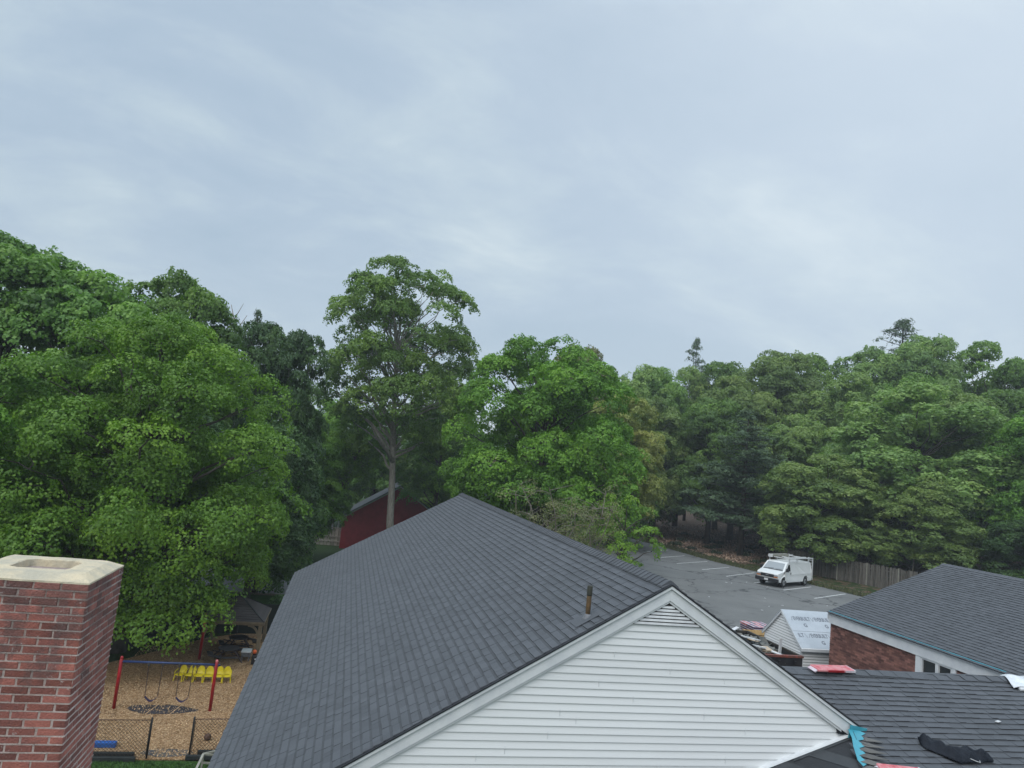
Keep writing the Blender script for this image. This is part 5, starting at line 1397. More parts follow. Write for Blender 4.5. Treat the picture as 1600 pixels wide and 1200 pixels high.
# gazebo
gz = thing('gazebo', 'small wooden gazebo with dark hip roof and curved braces beside the house', 'gazebo', (-4.45, 38.2, GZ))
gx0, gx1, gy0, gy1 = -5.75, -3.17, 36.78, 39.6; gh = 1.66
for x_ in (gx0, gx1):
    for y_ in (gy0, gy1):
        g = G(); g.obox((x_, y_, GZ+gh/2), (.17, .17, gh)); part(g, 'post', M['wood_tan'], gz, bevel=.01)
for y_ in (gy0, gy1):
    g = G(); g.obox(((gx0+gx1)/2, y_-.09, GZ+gh-.07), (gx1-gx0+.3, .06, .17)); part(g, 'beam', M['wood_tan'], gz)
for x_ in (gx0, gx1):
    g = G(); g.obox((x_+(.11 if x_ > -4 else -.11), (gy0+gy1)/2, GZ+gh-.07), (.06, gy1-gy0-.1, .17)); part(g, 'beam', M['wood_tan'], gz)
def brace(p, d):
    g = G(); K = 6; pts = [Vector(p)+Vector(d)*(.5*(1-math.cos(math.pi/2*k/K)))+Vector((0, 0, .5*math.sin(math.pi/2*k/K))) for k in range(K+1)]
    for k in range(K): g.bar(pts[k], pts[k+1], .07, .10)
    part(g, 'brace', M['wood_tan'], gz)
brace((gx1-.08, gy0, GZ+gh-.68), (-1, 0, 0)); brace((gx0+.08, gy0, GZ+gh-.68), (1, 0, 0)); brace((gx1, gy0+.08, GZ+gh-.68), (0, 1, 0)); brace((gx1, gy1-.08, GZ+gh-.68), (0, -1, 0)); brace((gx0, gy0+.08, GZ+gh-.68), (0, 1, 0))
ov = .16; ez = GZ+gh+.02; ax_, ay_ = (gx0+gx1)/2, (gy0+gy1)/2; apz = GZ+gh+.95
cor = [(gx0-ov, gy0-ov), (gx1+ov, gy0-ov), (gx1+ov, gy1+ov), (gx0-ov, gy1+ov)]
M['gaz_roof'] = mat('dark_gazebo_roof', (0.055, 0.046, 0.046), 0.85, col2=(0.07, 0.06, 0.058), vscale=2, tint=.15)
for k in range(4):
    a, b = cor[k], cor[(k+1) % 4]; rows = 11
    for r in range(rows):
        t0, t1 = r/rows, (r+1)/rows
        def P(c, t, up=0): return (c[0]+(ax_-c[0])*t, c[1]+(ay_-c[1])*t, ez+(apz-ez)*t+up)
        g = G(); q = [P(a, t0, .02), P(b, t0, .02), P(b, t1, .0), P(a, t1, .0)]
        q2 = [(x, y, z-.03) for x, y, z in q]
        g.hexa(q2+q) ; part(g, 'roof_course', M['gaz_roof'], gz)
for k in range(4):
    a = cor[k]; g = G(); g.bar((a[0], a[1], ez+.03), (ax_, ay_, apz+.02), .06, .03); part(g, 'hip_cap', M['black'], gz)
    b = cor[(k+1) % 4]; g = G(); g.bar((a[0], a[1], ez-.04), (b[0], b[1], ez-.04), .03, .09); part(g, 'roof_edge', M['wood_tan'], gz)
# dark slatted fence closing the back of the play area
bf = thing('dark_back_fence', 'dark green privacy fence in the shade behind the playground', 'fence', (-10, 40.5, -3.1))
M['dkgreen'] = mat('dark_green_screen', (0.012, 0.02, 0.016), 0.8)
bpts = [(-16, 31.0), (-12.3, 34.2), (-9.5, 37.4), (-6.9, 40.6), (-2.5, 41.2)]
for k in range(len(bpts)-1):
    a, b = bpts[k], bpts[k+1]
    g = G(); g.prism([(a[0], a[1], -3.1), (b[0], b[1], -3.1), (b[0], b[1], -1.5), (a[0], a[1], -1.5)], (.03, .03, 0)); part(g, 'screen', M['dkgreen'], bf)
    for t in (0, .5):
        g = G(); g.bar((a[0]+(b[0]-a[0])*t, a[1]+(b[1]-a[1])*t-.05, -3.1), (a[0]+(b[0]-a[0])*t, a[1]+(b[1]-a[1])*t-.05, -1.4), .07); part(g, 'post', M['black'], bf)

# ------------------------------------------------------------------ red barn and houses beyond
bn_ = thing('red_barn', 'dark red barn with grey roof behind the tall pale-barked tree', 'barn', (5.75, 80, -3.1))
bx0, bx1, byf, byb = .15, 11.35, 75.85, 81; bez, baz, bax = .22, 3.85, 5.75
g = G(); g.prism([(bx0, byf, -3.1), (bx1, byf, -3.1), (bx1, byf, bez), (bax, byf, baz-.05), (bx0, byf, bez)], (0, byb-byf, 0)); part(g, 'wall', M['barn_red'], bn_)
for s, xe_ in ((-1, bx0-.35), (1, bx1+.35)):
    zz_ = baz-(abs(xe_-bax))*(baz-bez)/5.6
    g = G(); p = [(bax, byf-.35, baz+.14), (xe_, byf-.35, zz_+.14), (xe_, byf-.35, zz_), (bax, byf-.35, baz)]
    g.prism(p if s < 0 else p[::-1], (0, byb-byf+.6, 0)); part(g, 'roof', M['shingle_far'], bn_)
    g = G(); g.prism([(bax, byf-.37, baz+.04), (xe_, byf-.37, zz_+.04), (xe_, byf-.37, zz_-.14), (bax, byf-.37, baz-.14)], (0, .018, 0)); part(g, 'rake_trim', M['wood_grey'], bn_)
for k in range(53):
    x_ = bx0+.1+k*.208; zt = bez+min(x_-bx0, bx1-x_)*(baz-bez)/5.6-.12
    g = G(); g.box(x_-.015, x_+.015, byf-.025, byf-.001, -3.0, zt); part(g, 'batten', M['barn_red'], bn_)
g = G(); g.box(3.9, 6.1, byf-.06, byf-.028, -3.05, -.3); part(g, 'barn_door', M['barn_red'], bn_, label='wide red sliding door')
g = G(); g.box(7.4, 8.3, byf-.06, byf-.028, .9, 1.6); part(g, 'hatch', M['barn_red'], bn_)
def far_house(label, x0, x1, y0, y1, ez_, rz_, wallm, roofm, axis='x', wins=()):
    t = thing('house', label, 'house', ((x0+x1)/2, (y0+y1)/2, -3.1))
    g = G(); g.box(x0, x1, y0, y1, -3.1, ez_); part(g, 'wall', wallm, t)
    if axis == 'x':
        ym = (y0+y1)/2
        for s, ye in ((-1, y0-.4), (1, y1+.4)):
            g = G(); p = [(x0-.3, ym, rz_), (x0-.3, ye, ez_-.1), (x0-.3, ye, ez_-.25), (x0-.3, ym, rz_-.15)]
            g.prism(p, (x1-x0+.6, 0, 0)); part(g, 'roof', roofm, t)
            rows = 18
            for r in range(rows):
                if s > 0: break
                a_ = r/rows; g2 = G(); yy = ym+(ye-ym)*a_; zz_ = rz_+(ez_-.1-rz_)*a_; yy2 = ym+(ye-ym)*(a_+1/rows); zz2 = rz_+(ez_-.1-rz_)*(a_+1/rows)
                g2.add([(x0-.31, yy, zz_+.01), (x1+.31, yy, zz_+.01), (x1+.31, yy2, zz2+.04), (x0-.31, yy2, zz2+.04), (x0-.31, yy2, zz2), (x1+.31, yy2, zz2)], [(0, 3, 2, 1), (3, 4, 5, 2)]); part(g2, 'roof_course', roofm, t)
    for (wx, wz_) in wins:
        g = G(); g.box(wx-.45, wx+.45, y0-.05, y0-.005, wz_, wz_+1.2); w = part(g, 'window', M['trim'], t)
        g = G(); g.box(wx-.37, wx+.37, y0-.06, y0-.052, wz_+.08, wz_+1.12); part(g, 'pane', M['glass'], w, local=False) if False else None
        o = put('pane', g.mesh('pane', tuple(WP[t.name])), M['glass'], w)
    return t
far_house('grey roofed house partly hidden to the right of the red barn', 9.5, 22, 92, 100, 1.0, 5.4, M['wood_grey'], M['roof_grey'], wins=((12, -1.2), (16, -1.2)))
ph_ = far_house('dark slate roofed house with a white porch behind the dark tree', -12.0, -1.0, 92, 100, 1.5, 4.6, M['wood_grey'], M['shingle_far'], wins=((-9, -1), (-4, -1)))
g = G(); g.prism([(-5.2, 91.8, 1.35), (.2, 91.8, 1.35), (.2, 88.6, .55), (-5.2, 88.6, .55)], (0, 0, .12)); part(g, 'porch_roof', M['foil'], ph_)
for x_ in (-1.65, -.95, -.25):
    g = G(); g.obox((x_, 88.9, -1.3), (.20, .20, 3.7)); part(g, 'porch_column', M['trim'], ph_)
g = G(); g.box(-6.5, -1.2, 88.7, 91.8, -3.1, -2.9); part(g, 'porch_floor', M['wood_grey'], ph_)
gf = thing('garden_fence', 'grey board fence beside the left wall of the red barn', 'fence', (-1.2, 77.5, -3.1))
for k in range(9):
    x_ = -2.6+k*.36
    g = G(); g.box(x_, x_+.33, 77.4, 77.43, -3.1, -1.35); part(g, 'board', M['wood_grey'], gf)
for z_ in (-2.7, -2.2, -1.3):
    g = G(); g.box(-2.7, .7, 77.32, 77.39, z_, z_+.1); part(g, 'rail', M['wood_grey'], gf)

# ------------------------------------------------------------------ trees
def rot_to(nrm):
    n = nrm/np.linalg.norm(nrm, axis=-1, keepdims=True)
    ref = np.where(np.abs(n[:, 2:3]) > .95, np.array([[1., 0, 0]]), np.array([[0, 0, 1.]]))
    t = np.cross(ref, n); t /= np.linalg.norm(t, axis=-1, keepdims=True); b = np.cross(n, t)
    return t, b, n
def leaf_cloud(centers, radii, ax, per, size, r_, flat=.5, spray=.34, tint_b=None, droop=.5, under=.15):
    """leaf quads for a set of boughs. centers Nx3, radii N, ax Nx3 (dome axis)"""
    N_ = len(centers)
    cnt = np.maximum((per*radii**2).astype(int), 3)      # sprays per bough
    bi = np.repeat(np.arange(N_), cnt); S_ = len(bi)
    t, b, n = rot_to(ax[bi])
    rr_ = np.sqrt(r_.uniform(0, 1, S_)); th = r_.uniform(0, 2*np.pi, S_)
    R_ = radii[bi]
    h = flat*R_*(.8-1.1*rr_**2) + r_.normal(0, .10, S_)*R_
    lump = 1+.22*np.sin(3*th+bi*1.7)+.12*np.sin(5*th+bi)
    sp = centers[bi] + (t*(rr_*R_*lump*np.cos(th))[:,None] + b*(rr_*R_*lump*np.sin(th))[:,None]) + n*h[:,None]
    outw = t*(np.cos(th)*rr_)[:,None] + b*(np.sin(th)*rr_)[:,None]
    sn = n*1.0 + outw*1.1 + r_.normal(0, .22, (S_, 3))
    nl = 10
    li = np.repeat(np.arange(S_), nl); K = len(li)
    t2, b2, n2 = rot_to(sn[li])
    ph = r_.uniform(0, 2*np.pi, K); q = np.sqrt(r_.uniform(0.02, 1, K))*spray
    P = sp[li] + t2*(q*np.cos(ph))[:,None] + b2*(q*np.sin(ph))[:,None] - n2*(droop*q*q/spray)[:,None] + r_.normal(0, .03, (K, 3))
    ln_ = n2 + r_.normal(0, .30, (K, 3)) + (t2*np.cos(ph)[:,None]+b2*np.sin(ph)[:,None])*.6
    t3, b3, n3 = rot_to(ln_)
    a = r_.uniform(0, 2*np.pi, K); c, s = np.cos(a)[:,None], np.sin(a)[:,None]
    u = t3*c+b3*s; v = -t3*s+b3*c
    sz = (size*r_.uniform(.65, 1.25, K))[:,None]
    V = np.stack([P-u*sz*.55, P+v*sz*.42+u*sz*.05, P+u*sz*.6, P-v*sz*.42+u*sz*.05], 1)
    V[:, 2, :] -= n3*sz*.18
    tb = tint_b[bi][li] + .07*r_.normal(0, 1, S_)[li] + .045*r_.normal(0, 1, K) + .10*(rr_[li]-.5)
    return V.reshape(-1, 3), np.clip(tb, 0, 1)
def limb(p0, p1, r0, r1, g, n=5, seg=5, wob=.06, lift=.18, rr=random):
    p0, p1 = Vector(p0), Vector(p1); L = (p1-p0).length; pts = []; rd = []
    for k in range(seg+1):
        t = k/seg; p = p0.lerp(p1, t) + Vector((rr.uniform(-1, 1), rr.uniform(-1, 1), rr.uniform(-.5, .5)))*L*wob*(0 if k in (0, seg) else 1) + Vector((0, 0, math.sin(math.pi*t)*L*lift*.5))
        pts.append(p); rd.append(r0+(r1-r0)*t)
    g.tube(pts, rd, n, cap=False)
def broadleaf(name, seed, H, hb, RX_, RY_, lobes=26, lr=.36, nb=420, rb=.75, per=27, size=.17, m='leaf_mid', bark='bark_dark', trunk_r=.25, limbs=30, inner=.10, top=.6, gap=0.0, lean=(0, 0), spray=.30, tintm=.5, flat=.35, zf=.80, label=None, cat='tree', loc=(0, 0, 0), rz=0, group=None, fork=.35, extra=(), core=.3, jag=.14):
    """a crown made of rounded lobes, each lobe shingled with leafy boughs on its upper and outer side"""
    r_ = np.random.default_rng(seed); rr = random.Random(seed)
    zc = hb+(H-hb)*(1-top); up = H-zc; dn_ = zc-hb
    k = np.arange(lobes)+.5; ph = np.arccos(1-1.9*k/lobes); th = np.pi*(1+5**.5)*k + r_.uniform(0, 6.28)
    d = np.stack([np.sin(ph)*np.cos(th), np.sin(ph)*np.sin(th), np.cos(ph)], -1) + r_.normal(0, .13, (lobes, 3)); d /= np.linalg.norm(d, axis=1, keepdims=True)
    pw_ = np.where(d[:,2] < 0, 3.0, 2.2); hz_ = np.sqrt(np.maximum(1-d[:,2]**2, 1e-4)); sq = (1-np.abs(d[:,2])**pw_)**(1/pw_)/hz_
    Lr = lr*r_.uniform(.72, 1.25, lobes); RR = (RX_+RY_)/2
    pr = np.clip(1.0-Lr*.95, .4, .85)*r_.uniform(1-jag, 1+jag*.7, lobes)
    Lc = d*pr[:,None]*np.minimum(sq, 2.0)[:,None]*np.array([RX_, RY_, 1])
    Lc[:,2] = zc + d[:,2]*np.where(d[:,2] > 0, up-Lr*RR*zf*.9, dn_-Lr*RR*zf*.5)*r_.uniform(.92, 1.04, lobes)
    nc_ = int(lobes*core)
    if nc_:
        dc = r_.normal(0, 1, (nc_, 3)); dc /= np.linalg.norm(dc, axis=1, keepdims=True)
        Lx = dc*np.array([RX_*.38, RY_*.38, up*.45]); Lx[:,2] += zc
        Lc = np.concatenate([Lc, Lx]); Lr = np.concatenate([Lr, np.full(nc_, lr*1.1)]); d = np.concatenate([d, dc])
    if len(extra):
        ex = np.array(extra, float)
        Lc = np.concatenate([Lc, ex[:,:3]]); Lr = np.concatenate([Lr, ex[:,3]/RR]); de = ex[:,:3]*np.array([1, 1, 0]); de /= np.linalg.norm(de, axis=1, keepdims=True); d = np.concatenate([d, de])
    if gap:
        kp = r_.uniform(0, 1, len(Lc)) > gap; Lc, Lr, d = Lc[kp], Lr[kp], d[kp]
    NL = len(Lc); wgt = Lr**2/np.sum(Lr**2); li = r_.choice(NL, nb, p=wgt)
    q = r_.normal(0, 1, (nb, 3)); q /= np.linalg.norm(q, axis=1, keepdims=True)
    face = d[li]*.75+np.array([0, 0, .75]); face /= np.linalg.norm(face, axis=1, keepdims=True)
    dt = np.sum(q*face, 1); q = np.where((dt < -.25)[:,None], q-2*dt[:,None]*face, q)
    ctr = Lc[li] + q*(Lr[li]*RR*r_.uniform(.78, 1.06, nb))[:,None]*np.array([1, 1, zf])
    ins = r_.uniform(0, 1, nb) < inner
    ctr[ins] = Lc[li][ins]*np.array([.6, .6, 1]) + q[ins]*.3
    radii = rb*r_.uniform(.65, 1.3, nb)
    lobe_t = r_.normal(0, .13, NL)
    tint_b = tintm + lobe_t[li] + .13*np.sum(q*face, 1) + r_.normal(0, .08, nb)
    ax = q*np.array([.75, .75, .5]) + np.array([0, 0, .75])
    ctr[:,2] = np.maximum(ctr[:,2], .35*hb)
    ctr[:,0] += lean[0]*(ctr[:,2]/H); ctr[:,1] += lean[1]*(ctr[:,2]/H)
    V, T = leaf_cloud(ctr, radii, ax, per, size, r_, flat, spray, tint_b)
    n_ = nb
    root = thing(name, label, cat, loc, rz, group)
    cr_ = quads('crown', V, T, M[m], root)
    g = G(); tz_ = hb + (H-hb)*.55
    tp = [Vector((0, 0, -.3))] + [Vector((lean[0]*t+rr.uniform(-.12, .12), lean[1]*t+rr.uniform(-.12, .12), tz_*t)) for t in (.2, .4, .6, .8, 1.0)]
    g.tube(tp, [trunk_r*1.35, trunk_r*1.05, trunk_r*.9, trunk_r*.75, trunk_r*.55, trunk_r*.3], 10)
    targets = [Lc[i] + np.array([lean[0], lean[1], 0])*(Lc[i][2]/H) for i in range(NL)]
    idx = list(range(n_)); rr.shuffle(idx)
    for i in idx[:limbs]:
        a_ = Vector(targets[li[i]]); limb(a_, Vector(ctr[i]), .035, .012, g, 4, 3, .1, .05, rr)
    for c0_ in targets:
        c_ = Vector(c0_); hz = max(hb*fork, min(tz_*.95, c_.z - (c_.xy.length)*.75)); t = hz/tz_
        b0 = Vector((lean[0]*t, lean[1]*t, hz)); r0 = trunk_r*(.5-.3*t)+.02
        limb(b0, c_, r0, .02, g, 5, 5, .05, .12, rr)
    part(g, 'trunk', M[bark], root, True, local=True)
    return root
def pine(name, seed, H, hb, Rb, m='needle', label=None, loc=(0, 0, 0), rz=0, layers=22, per=9, trunk_r=.25, group=None, dens=1.0, size=.26):
    r_ = np.random.default_rng(seed); rr = random.Random(seed)
    root = thing(name, label, 'tree', loc, rz, group); g = G()
    g.tube([(0, 0, -.3), (0.1, 0, H*.35), (-.05, .05, H*.7), (0, 0, H*.98)], [trunk_r, trunk_r*.8, trunk_r*.45, .03], 9)
    C_, R__, A_x, TT = [], [], [], []
    for l in range(layers):
        t = l/(layers-1); z = hb+(H-hb)*t*.98; L = Rb*((1-t)**.55)*(.85+.25*math.sin(l*2.1))+.25
        nbr = max(3, int(per*(1-.55*t)))
        for k in range(nbr):
            a = rr.uniform(0, 6.28); Lk = L*rr.uniform(.65, 1.1); 
            e = Vector((math.cos(a)*Lk, math.sin(a)*Lk, z+Lk*.10+rr.uniform(-.2, .2)))
            g.tube([(0, 0, z-.15), tuple(Vector((0, 0, z)).lerp(e, .5)-Vector((0, 0, .08*Lk))), tuple(e)], [.05*(1-t)+.015, .03, .01], 4, cap=False)
            ns = max(2, int(Lk/.55))
            for j in range(ns):
                f = (j+.8)/ns; p = Vector((0, 0, z)).lerp(e, f)
                C_.append(tuple(p)); R__.append(.38+.30*Lk/Rb*(1-abs(f-.7))); A_x.append((rr.uniform(-.2, .2), rr.uniform(-.2, .2), 1)); TT.append(.35+.35*f+rr.gauss(0, .1))
    C_, R__, A_x, TT = map(np.array, (C_, R__, A_x, TT))
    V, T = leaf_cloud(C_, R__*1.35, A_x, 11*dens, size, r_, .22, .30, TT, droop=.2)
    # make needles: squeeze quads across
    V = V.reshape(-1, 4, 3); mid = (V[:,1]+V[:,3])/2; V[:,1] = mid+(V[:,1]-mid)*.38; V[:,3] = mid+(V[:,3]-mid)*.38
    quads('crown', V.reshape(-1, 3), T, M[m], root); part(g, 'trunk', M['bark_dark'], root, True, local=True)
    return root
def place(t, x, y, rz=0, sxy=1, sz=1, label=None, m=None, group=None):
    c = copy_tree(t); c.location = (x, y, float(ter(x, y))); c.rotation_euler.z = rz; c.scale = (sxy, sxy, sz)
    if label: c['label'] = label
    if group: c['group'] = group
    if m:
        for ch in c.children:
            if ch.name.startswith('crown'):
                ch.material_slots[0].link = 'OBJECT'; ch.material_slots[0].material = M[m]
    return c
GL = -3.1
# the bright maple behind the playground; its lowest boughs reach out over the gazebo
EXTRA_A = [(4.0, -2.9, 2.9, 1.15), (3.2, -3.5, 2.5, 1.2), (4.6, -2.2, 3.9, 1.15), (2.2, -4.1, 2.3, 1.2), (.8, -4.6, 2.3, 1.2)]
broadleaf('maple_tree', 21, 16.3, 2.4, 7.1, 6.9, extra=EXTRA_A, jag=.2, lobes=66, lr=.25, nb=1650, rb=.72, per=24, size=.125, m='leaf_maple', trunk_r=.35, limbs=60, top=.64, tintm=.50, zf=.68, loc=(-9.5, 37.0, GL),
          label='big bright green maple with layered boughs overhanging the playground, left')
broadleaf('maple_tree', 22, 13.4, 1.4, 5.4, 5.2, lobes=40, lr=.31, nb=640, rb=.75, per=24, size=.135, m='leaf_maple', trunk_r=.3, limbs=30, top=.64, tintm=.36, loc=(-17.3, 34.0, GL),
          label='darker green maple cut by the left frame edge, beside the bright maple')
# tall pale trunk tree
def tall_tree():
    t = broadleaf('tall_ash_tree', 31, 29.3, 10.8, 7.6, 6.5, lobes=62, lr=.25, nb=940, rb=.85, per=17, size=.18, m='leaf_mid', bark='bark_grey', trunk_r=.33, limbs=90, inner=.03, extra=[(-2.8, 0, 11.0, 1.7), (2.2, 0, 11.4, 1.8), (-.4, -1.2, 13.0, 1.5), (-4.6, 0, 13.4, 1.6), (3.8, .5, 14.2, 1.8)], top=.5, gap=.04, tintm=.50, zf=.6, loc=(4.9, 66, GL),
                  lean=(-1.9, 0), label='tall open crowned tree with a pale scarred trunk rising in front of the red barn', fork=.8)
    g = G(); g.tube([(-.9, -.15, 9.6), (-2.0, -.9, 11.2), (-3.1, -1.5, 12.6)], [.20, .15, .07], 7)
    part(g, 'dead_limb', M['bark_grey'], t, True, local=True); g = G()
    g.tube([(-1.35, -.1, 16.5), (-3.0, -.6, 18.2), (-6.0, -1.0, 19.2)], [.14, .08, .03], 6)
    part(g, 'dead_limb', M['bark_grey'], t, True, local=True)
    return t
tall_tree()
broadleaf('maple_tree', 41, 18.0, 2.2, 7.8, 7.0, jag=.2, lobes=62, lr=.25, nb=1350, rb=.85, per=20, size=.165, m='leaf_maple', trunk_r=.35, limbs=46, top=.6, tintm=.44, zf=.72, loc=(15.0, 53.5, float(ter(15.0, 53.5))),
          label='broad bright maple right behind the roof ridge, left of the parking lot')
broadleaf('maple_tree', 43, 14.5, 6.9, 4.4, 3.6, lobes=22, lr=.33, nb=260, rb=.75, per=22, size=.17, m='leaf_maple', trunk_r=.16, limbs=20, top=.6, tintm=.40, loc=(-3.0, 71.0, GL), lean=(4.2, 0),
          label='green tree whose boughs hang over the left slope of the red barn')
broadleaf('maple_tree', 44, 16.0, 5.0, 4.6, 4.0, lobes=24, lr=.33, nb=280, rb=.75, per=22, size=.17, m='leaf_mid', trunk_r=.18, limbs=20, top=.6, tintm=.36, loc=(9.4, 73.0, GL),
          label='green tree right of the pale trunk, over the right side of the barn')
broadleaf('dark_tree', 45, 11.8, 1.0, 3.7, 3.6, lobes=34, lr=.33, nb=420, rb=.72, per=22, size=.16, m='leaf_dark', trunk_r=.18, limbs=20, top=.6, tintm=.42, loc=(-5.1, 51.2, GL),
          label='very dark dense tree reaching down to the far left roof corner')
# generic crowns, reused
gA = broadleaf('oak_tree', 51, 17, 2.0, 5.2, 5.0, lobes=44, lr=.31, nb=760, rb=.78, per=22, size=.18, m='leaf_oak', trunk_r=.28, limbs=24, top=.6, tintm=.46, loc=(0, 0, 0), label='x')
gB = broadleaf('maple_tree', 52, 18, 2.6, 4.8, 5.0, lobes=42, lr=.32, nb=740, rb=.78, per=22, size=.18, m='leaf_mid', trunk_r=.28, limbs=24, top=.56, tintm=.46, loc=(0, 0, 0), label='x')
gC = broadleaf('dark_tree', 53, 16, 2.0, 4.5, 4.5, lobes=36, lr=.33, nb=500, rb=.78, per=22, size=.18, m='leaf_dark', trunk_r=.26, limbs=22, top=.6, gap=.04, tintm=.42, loc=(0, 0, 0), label='x')
gP = pine('pine_tree', 54, 16, 3.4, 4.6, label='x')
W = 'trees of the surrounding woods'
# (source, x, y, crown scale, height of top above z=0 lot, label, material)
TR = [
 (gB, -21.0, 47, 1.25, 18.6, 'tall leafy tree at the far left frame edge behind the maples', 'leaf_mid', 17.6),
 (gA, -15.6, 46, 1.15, 17.0, 'tall green tree behind the bright maple with its top against the sky', 'leaf_mid', 18),
 (gB, -12.4, 50, .95, 18.6, 'finer leaved tree top peeking at the right end of the left skyline', 'leaf_mid', 18.6),
 (gA, -26, 40, 1.2, 13.5, 'dark tree filling the gap at the left frame edge', 'leaf_mid', 13.5),
 (gC, -8.0, 58, .80, 17.3, 'dark rounded tree between the left maples and the tall tree', 'leaf_dark', 17.3),
 (gC, -4.9, 57, .72, 16.9, 'dark open tree just left of the tall pale trunk tree', 'leaf_dark', 17),
 (gC, -5.3, 48.5, .82, 8.2, 'very dark low tree above the street at the roof corner', 'leaf_dark', 7.5),
 (gC, -10.5, 47, 1.0, 9.0, 'dark shaded tree under the bright maple near the street', 'leaf_dark', 9),
 (gB, -3.4, 66, .8, 9.2, 'mid green tree overhanging the red barn from the left', 'leaf_maple', 9.8),
 (gB, 3.5, 92, 1.0, 13.5, 'mid green tree rising above the barn roof', 'leaf_mid', 11),
 (gA, -3.0, 88, 1.0, 13.5, 'green tree behind the left end of the red barn', 'leaf_maple', 11),
 (gA, 12, 84, .9, 14.5, 'green tree beside the grey roofed house right of the barn', 'leaf_mid', 11),
 (gA, 11.5, 90, 1.1, 19.5, 'green tree behind the tall tree on its right side', 'leaf_mid', 17.2),
 (gB, 24.5, 76, .95, 22.6, 'pale topped tree rising behind the broad bright maple', 'leaf_olive', 22),
 (gA, 19.5, 70, 1.0, 18.2, 'green tree behind the broad maple to its right', 'leaf_mid', 18),
 (gB, 27.0, 68, 1.0, 16.4, 'yellowish green tree between the broad maple and the woods', 'leaf_yellow', 16.5),
 (gC, 29.5, 72, .9, 12.5, 'dark tree behind the yellowish one above the lot corner', 'leaf_mid', 12),
 (gB, 32, 86, 1.1, 18.5, 'woodland tree at the far left corner of the lot', 'leaf_oak', 18),
 (gA, 40, 94, 1.2, 24.2, 'woodland tree on the skyline left of the small pine', 'leaf_oak', 24),
 (gA, 45, 97, 1.2, 25.0, 'woodland tree on the skyline below the small pine', 'leaf_mid', 25),
 (gB, 35.5, 98, 1.2, 24.0, 'woodland tree on the skyline right of the broad maple', 'leaf_mid', 24),
 (gA, 49.5, 99, 1.2, 26.0, 'woodland tree on the skyline right of the small pine', 'leaf_oak', 26),
 (gB, 54, 95, 1.2, 27.0, 'woodland tree on the skyline left of the round topped one', 'leaf_mid', 27),
 (gB, 44.5, 80, 1.1, 19.0, 'woodland tree above and left of the big pine', 'leaf_mid', 19),
 (gA, 52.5, 74, 1.1, 17.5, 'woodland tree right of the big pine', 'leaf_oak', 17),
 (gA, 68, 74, 1.2, 24.5, 'woodland tree deep in the right half of the woods', 'leaf_mid', 24),
 (gB, 37.5, 84, 1.1, 18.5, 'woodland tree behind the leaf covered bank', 'leaf_oak', 18),
 (gB, 57.5, 86, 1.5, 28.0, 'round topped woodland tree on the skyline in the right middle', 'leaf_oak', 28),
 (gA, 50, 84, 1.3, 23.0, 'woodland tree above the big pine', 'leaf_oak', 23),
 (gA, 64, 90, 1.3, 28.8, 'woodland tree on the skyline left of the dark pine', 'leaf_mid', 29),
 (gB, 71, 84, 1.4, 30.0, 'large woodland tree below the dark pine top', 'leaf_oak', 30),
 (gA, 62, 76, 1.35, 24.0, 'woodland oak in the middle of the right woods', 'leaf_oak', 24),
 (gB, 76, 80, 1.3, 32.0, 'woodland tree on the skyline near the right frame edge', 'leaf_oak', 32),
 (gA, 82, 76, 1.3, 31.0, 'tall woodland tree at the right end of the skyline', 'leaf_mid', 33),
 (gA, 57, 68, 1.15, 18.0, 'woodland oak behind the small leaning oak', 'leaf_oak', 18),
 (gB, 66, 66, 1.3, 22.0, 'woodland tree behind the big oak at right', 'leaf_oak', 22),
 (gB, 73, 64, 1.2, 22.5, 'woodland tree in the right frame corner of the woods', 'leaf_mid', 22),
 (gB, 62.5, 52.0, 1.05, 18.0, 'bright leafy tree cut by the right frame edge', 'leaf_maple', 18),
 (gA, 60, 44, 1.0, 12.0, 'tree right of the brick building roof at the frame edge', 'leaf_mid', 12),
 (gC, 54, 58, .9, 8.5, 'dark understory tree behind the right end of the wooden fence', 'leaf_dark', 8.5),
 (gC, 49.5, 66, .9, 9.0, 'dark understory tree behind the wooden fence', 'leaf_dark', 9),
 (gC, 51, 78, .9, 9.5, 'dark understory tree behind the leaf bank', 'leaf_dark', 9.5),
 (gC, 40.5, 88, .9, 11.5, 'dark understory tree deep in the woods left of the pine', 'leaf_dark', 11.5),
 (gC, 58, 49, .9, 7.5, 'low dark tree behind the ridge of the brick building roof', 'leaf_dark', 8),
 (gC, 66, 54, 1.0, 9.5, 'dark tree low at the right frame edge', 'leaf_dark', 9),
 (gC, 60.5, 58, .9, 11.0, 'dark understory tree beneath the big oak', 'leaf_dark', 11),
]
for i, (src, x, y, sxy, top, lb, m_, _) in enumerate(TR):
    z0 = float(ter(x, y)); base = {id(gA): 17, id(gB): 18, id(gC): 16, id(gP): 16}[id(src)]
    place(src, x, y, rz=random.uniform(0, 6.28), sxy=sxy, sz=(top-z0)/base*1.0, label=lb, m=m_, group=W)
# pines
z0 = float(ter(43.2, 71))
place(gP, 43.4, 70.5, 1.0, 1.45, (16.3-z0)/16, 'big dark pine with drooping flat boughs behind the leaf covered bank', group=W)
place(gP, 53.6, 104, 2.0, 1.0, (31.2-float(ter(53.6, 104)))/16, 'small sparse pine top sticking out of the middle skyline', group=W)
place(gP, 84.5, 94, 2.6, 2.3, (37.2-float(ter(84.5, 94)))/16, 'dark pine top above the right woods skyline', group=W)
place(gP, -8.8, 60, .3, .55, (17.9+3.1)/16, 'thin dark conifer on the skyline left of the tall tree', group=W)
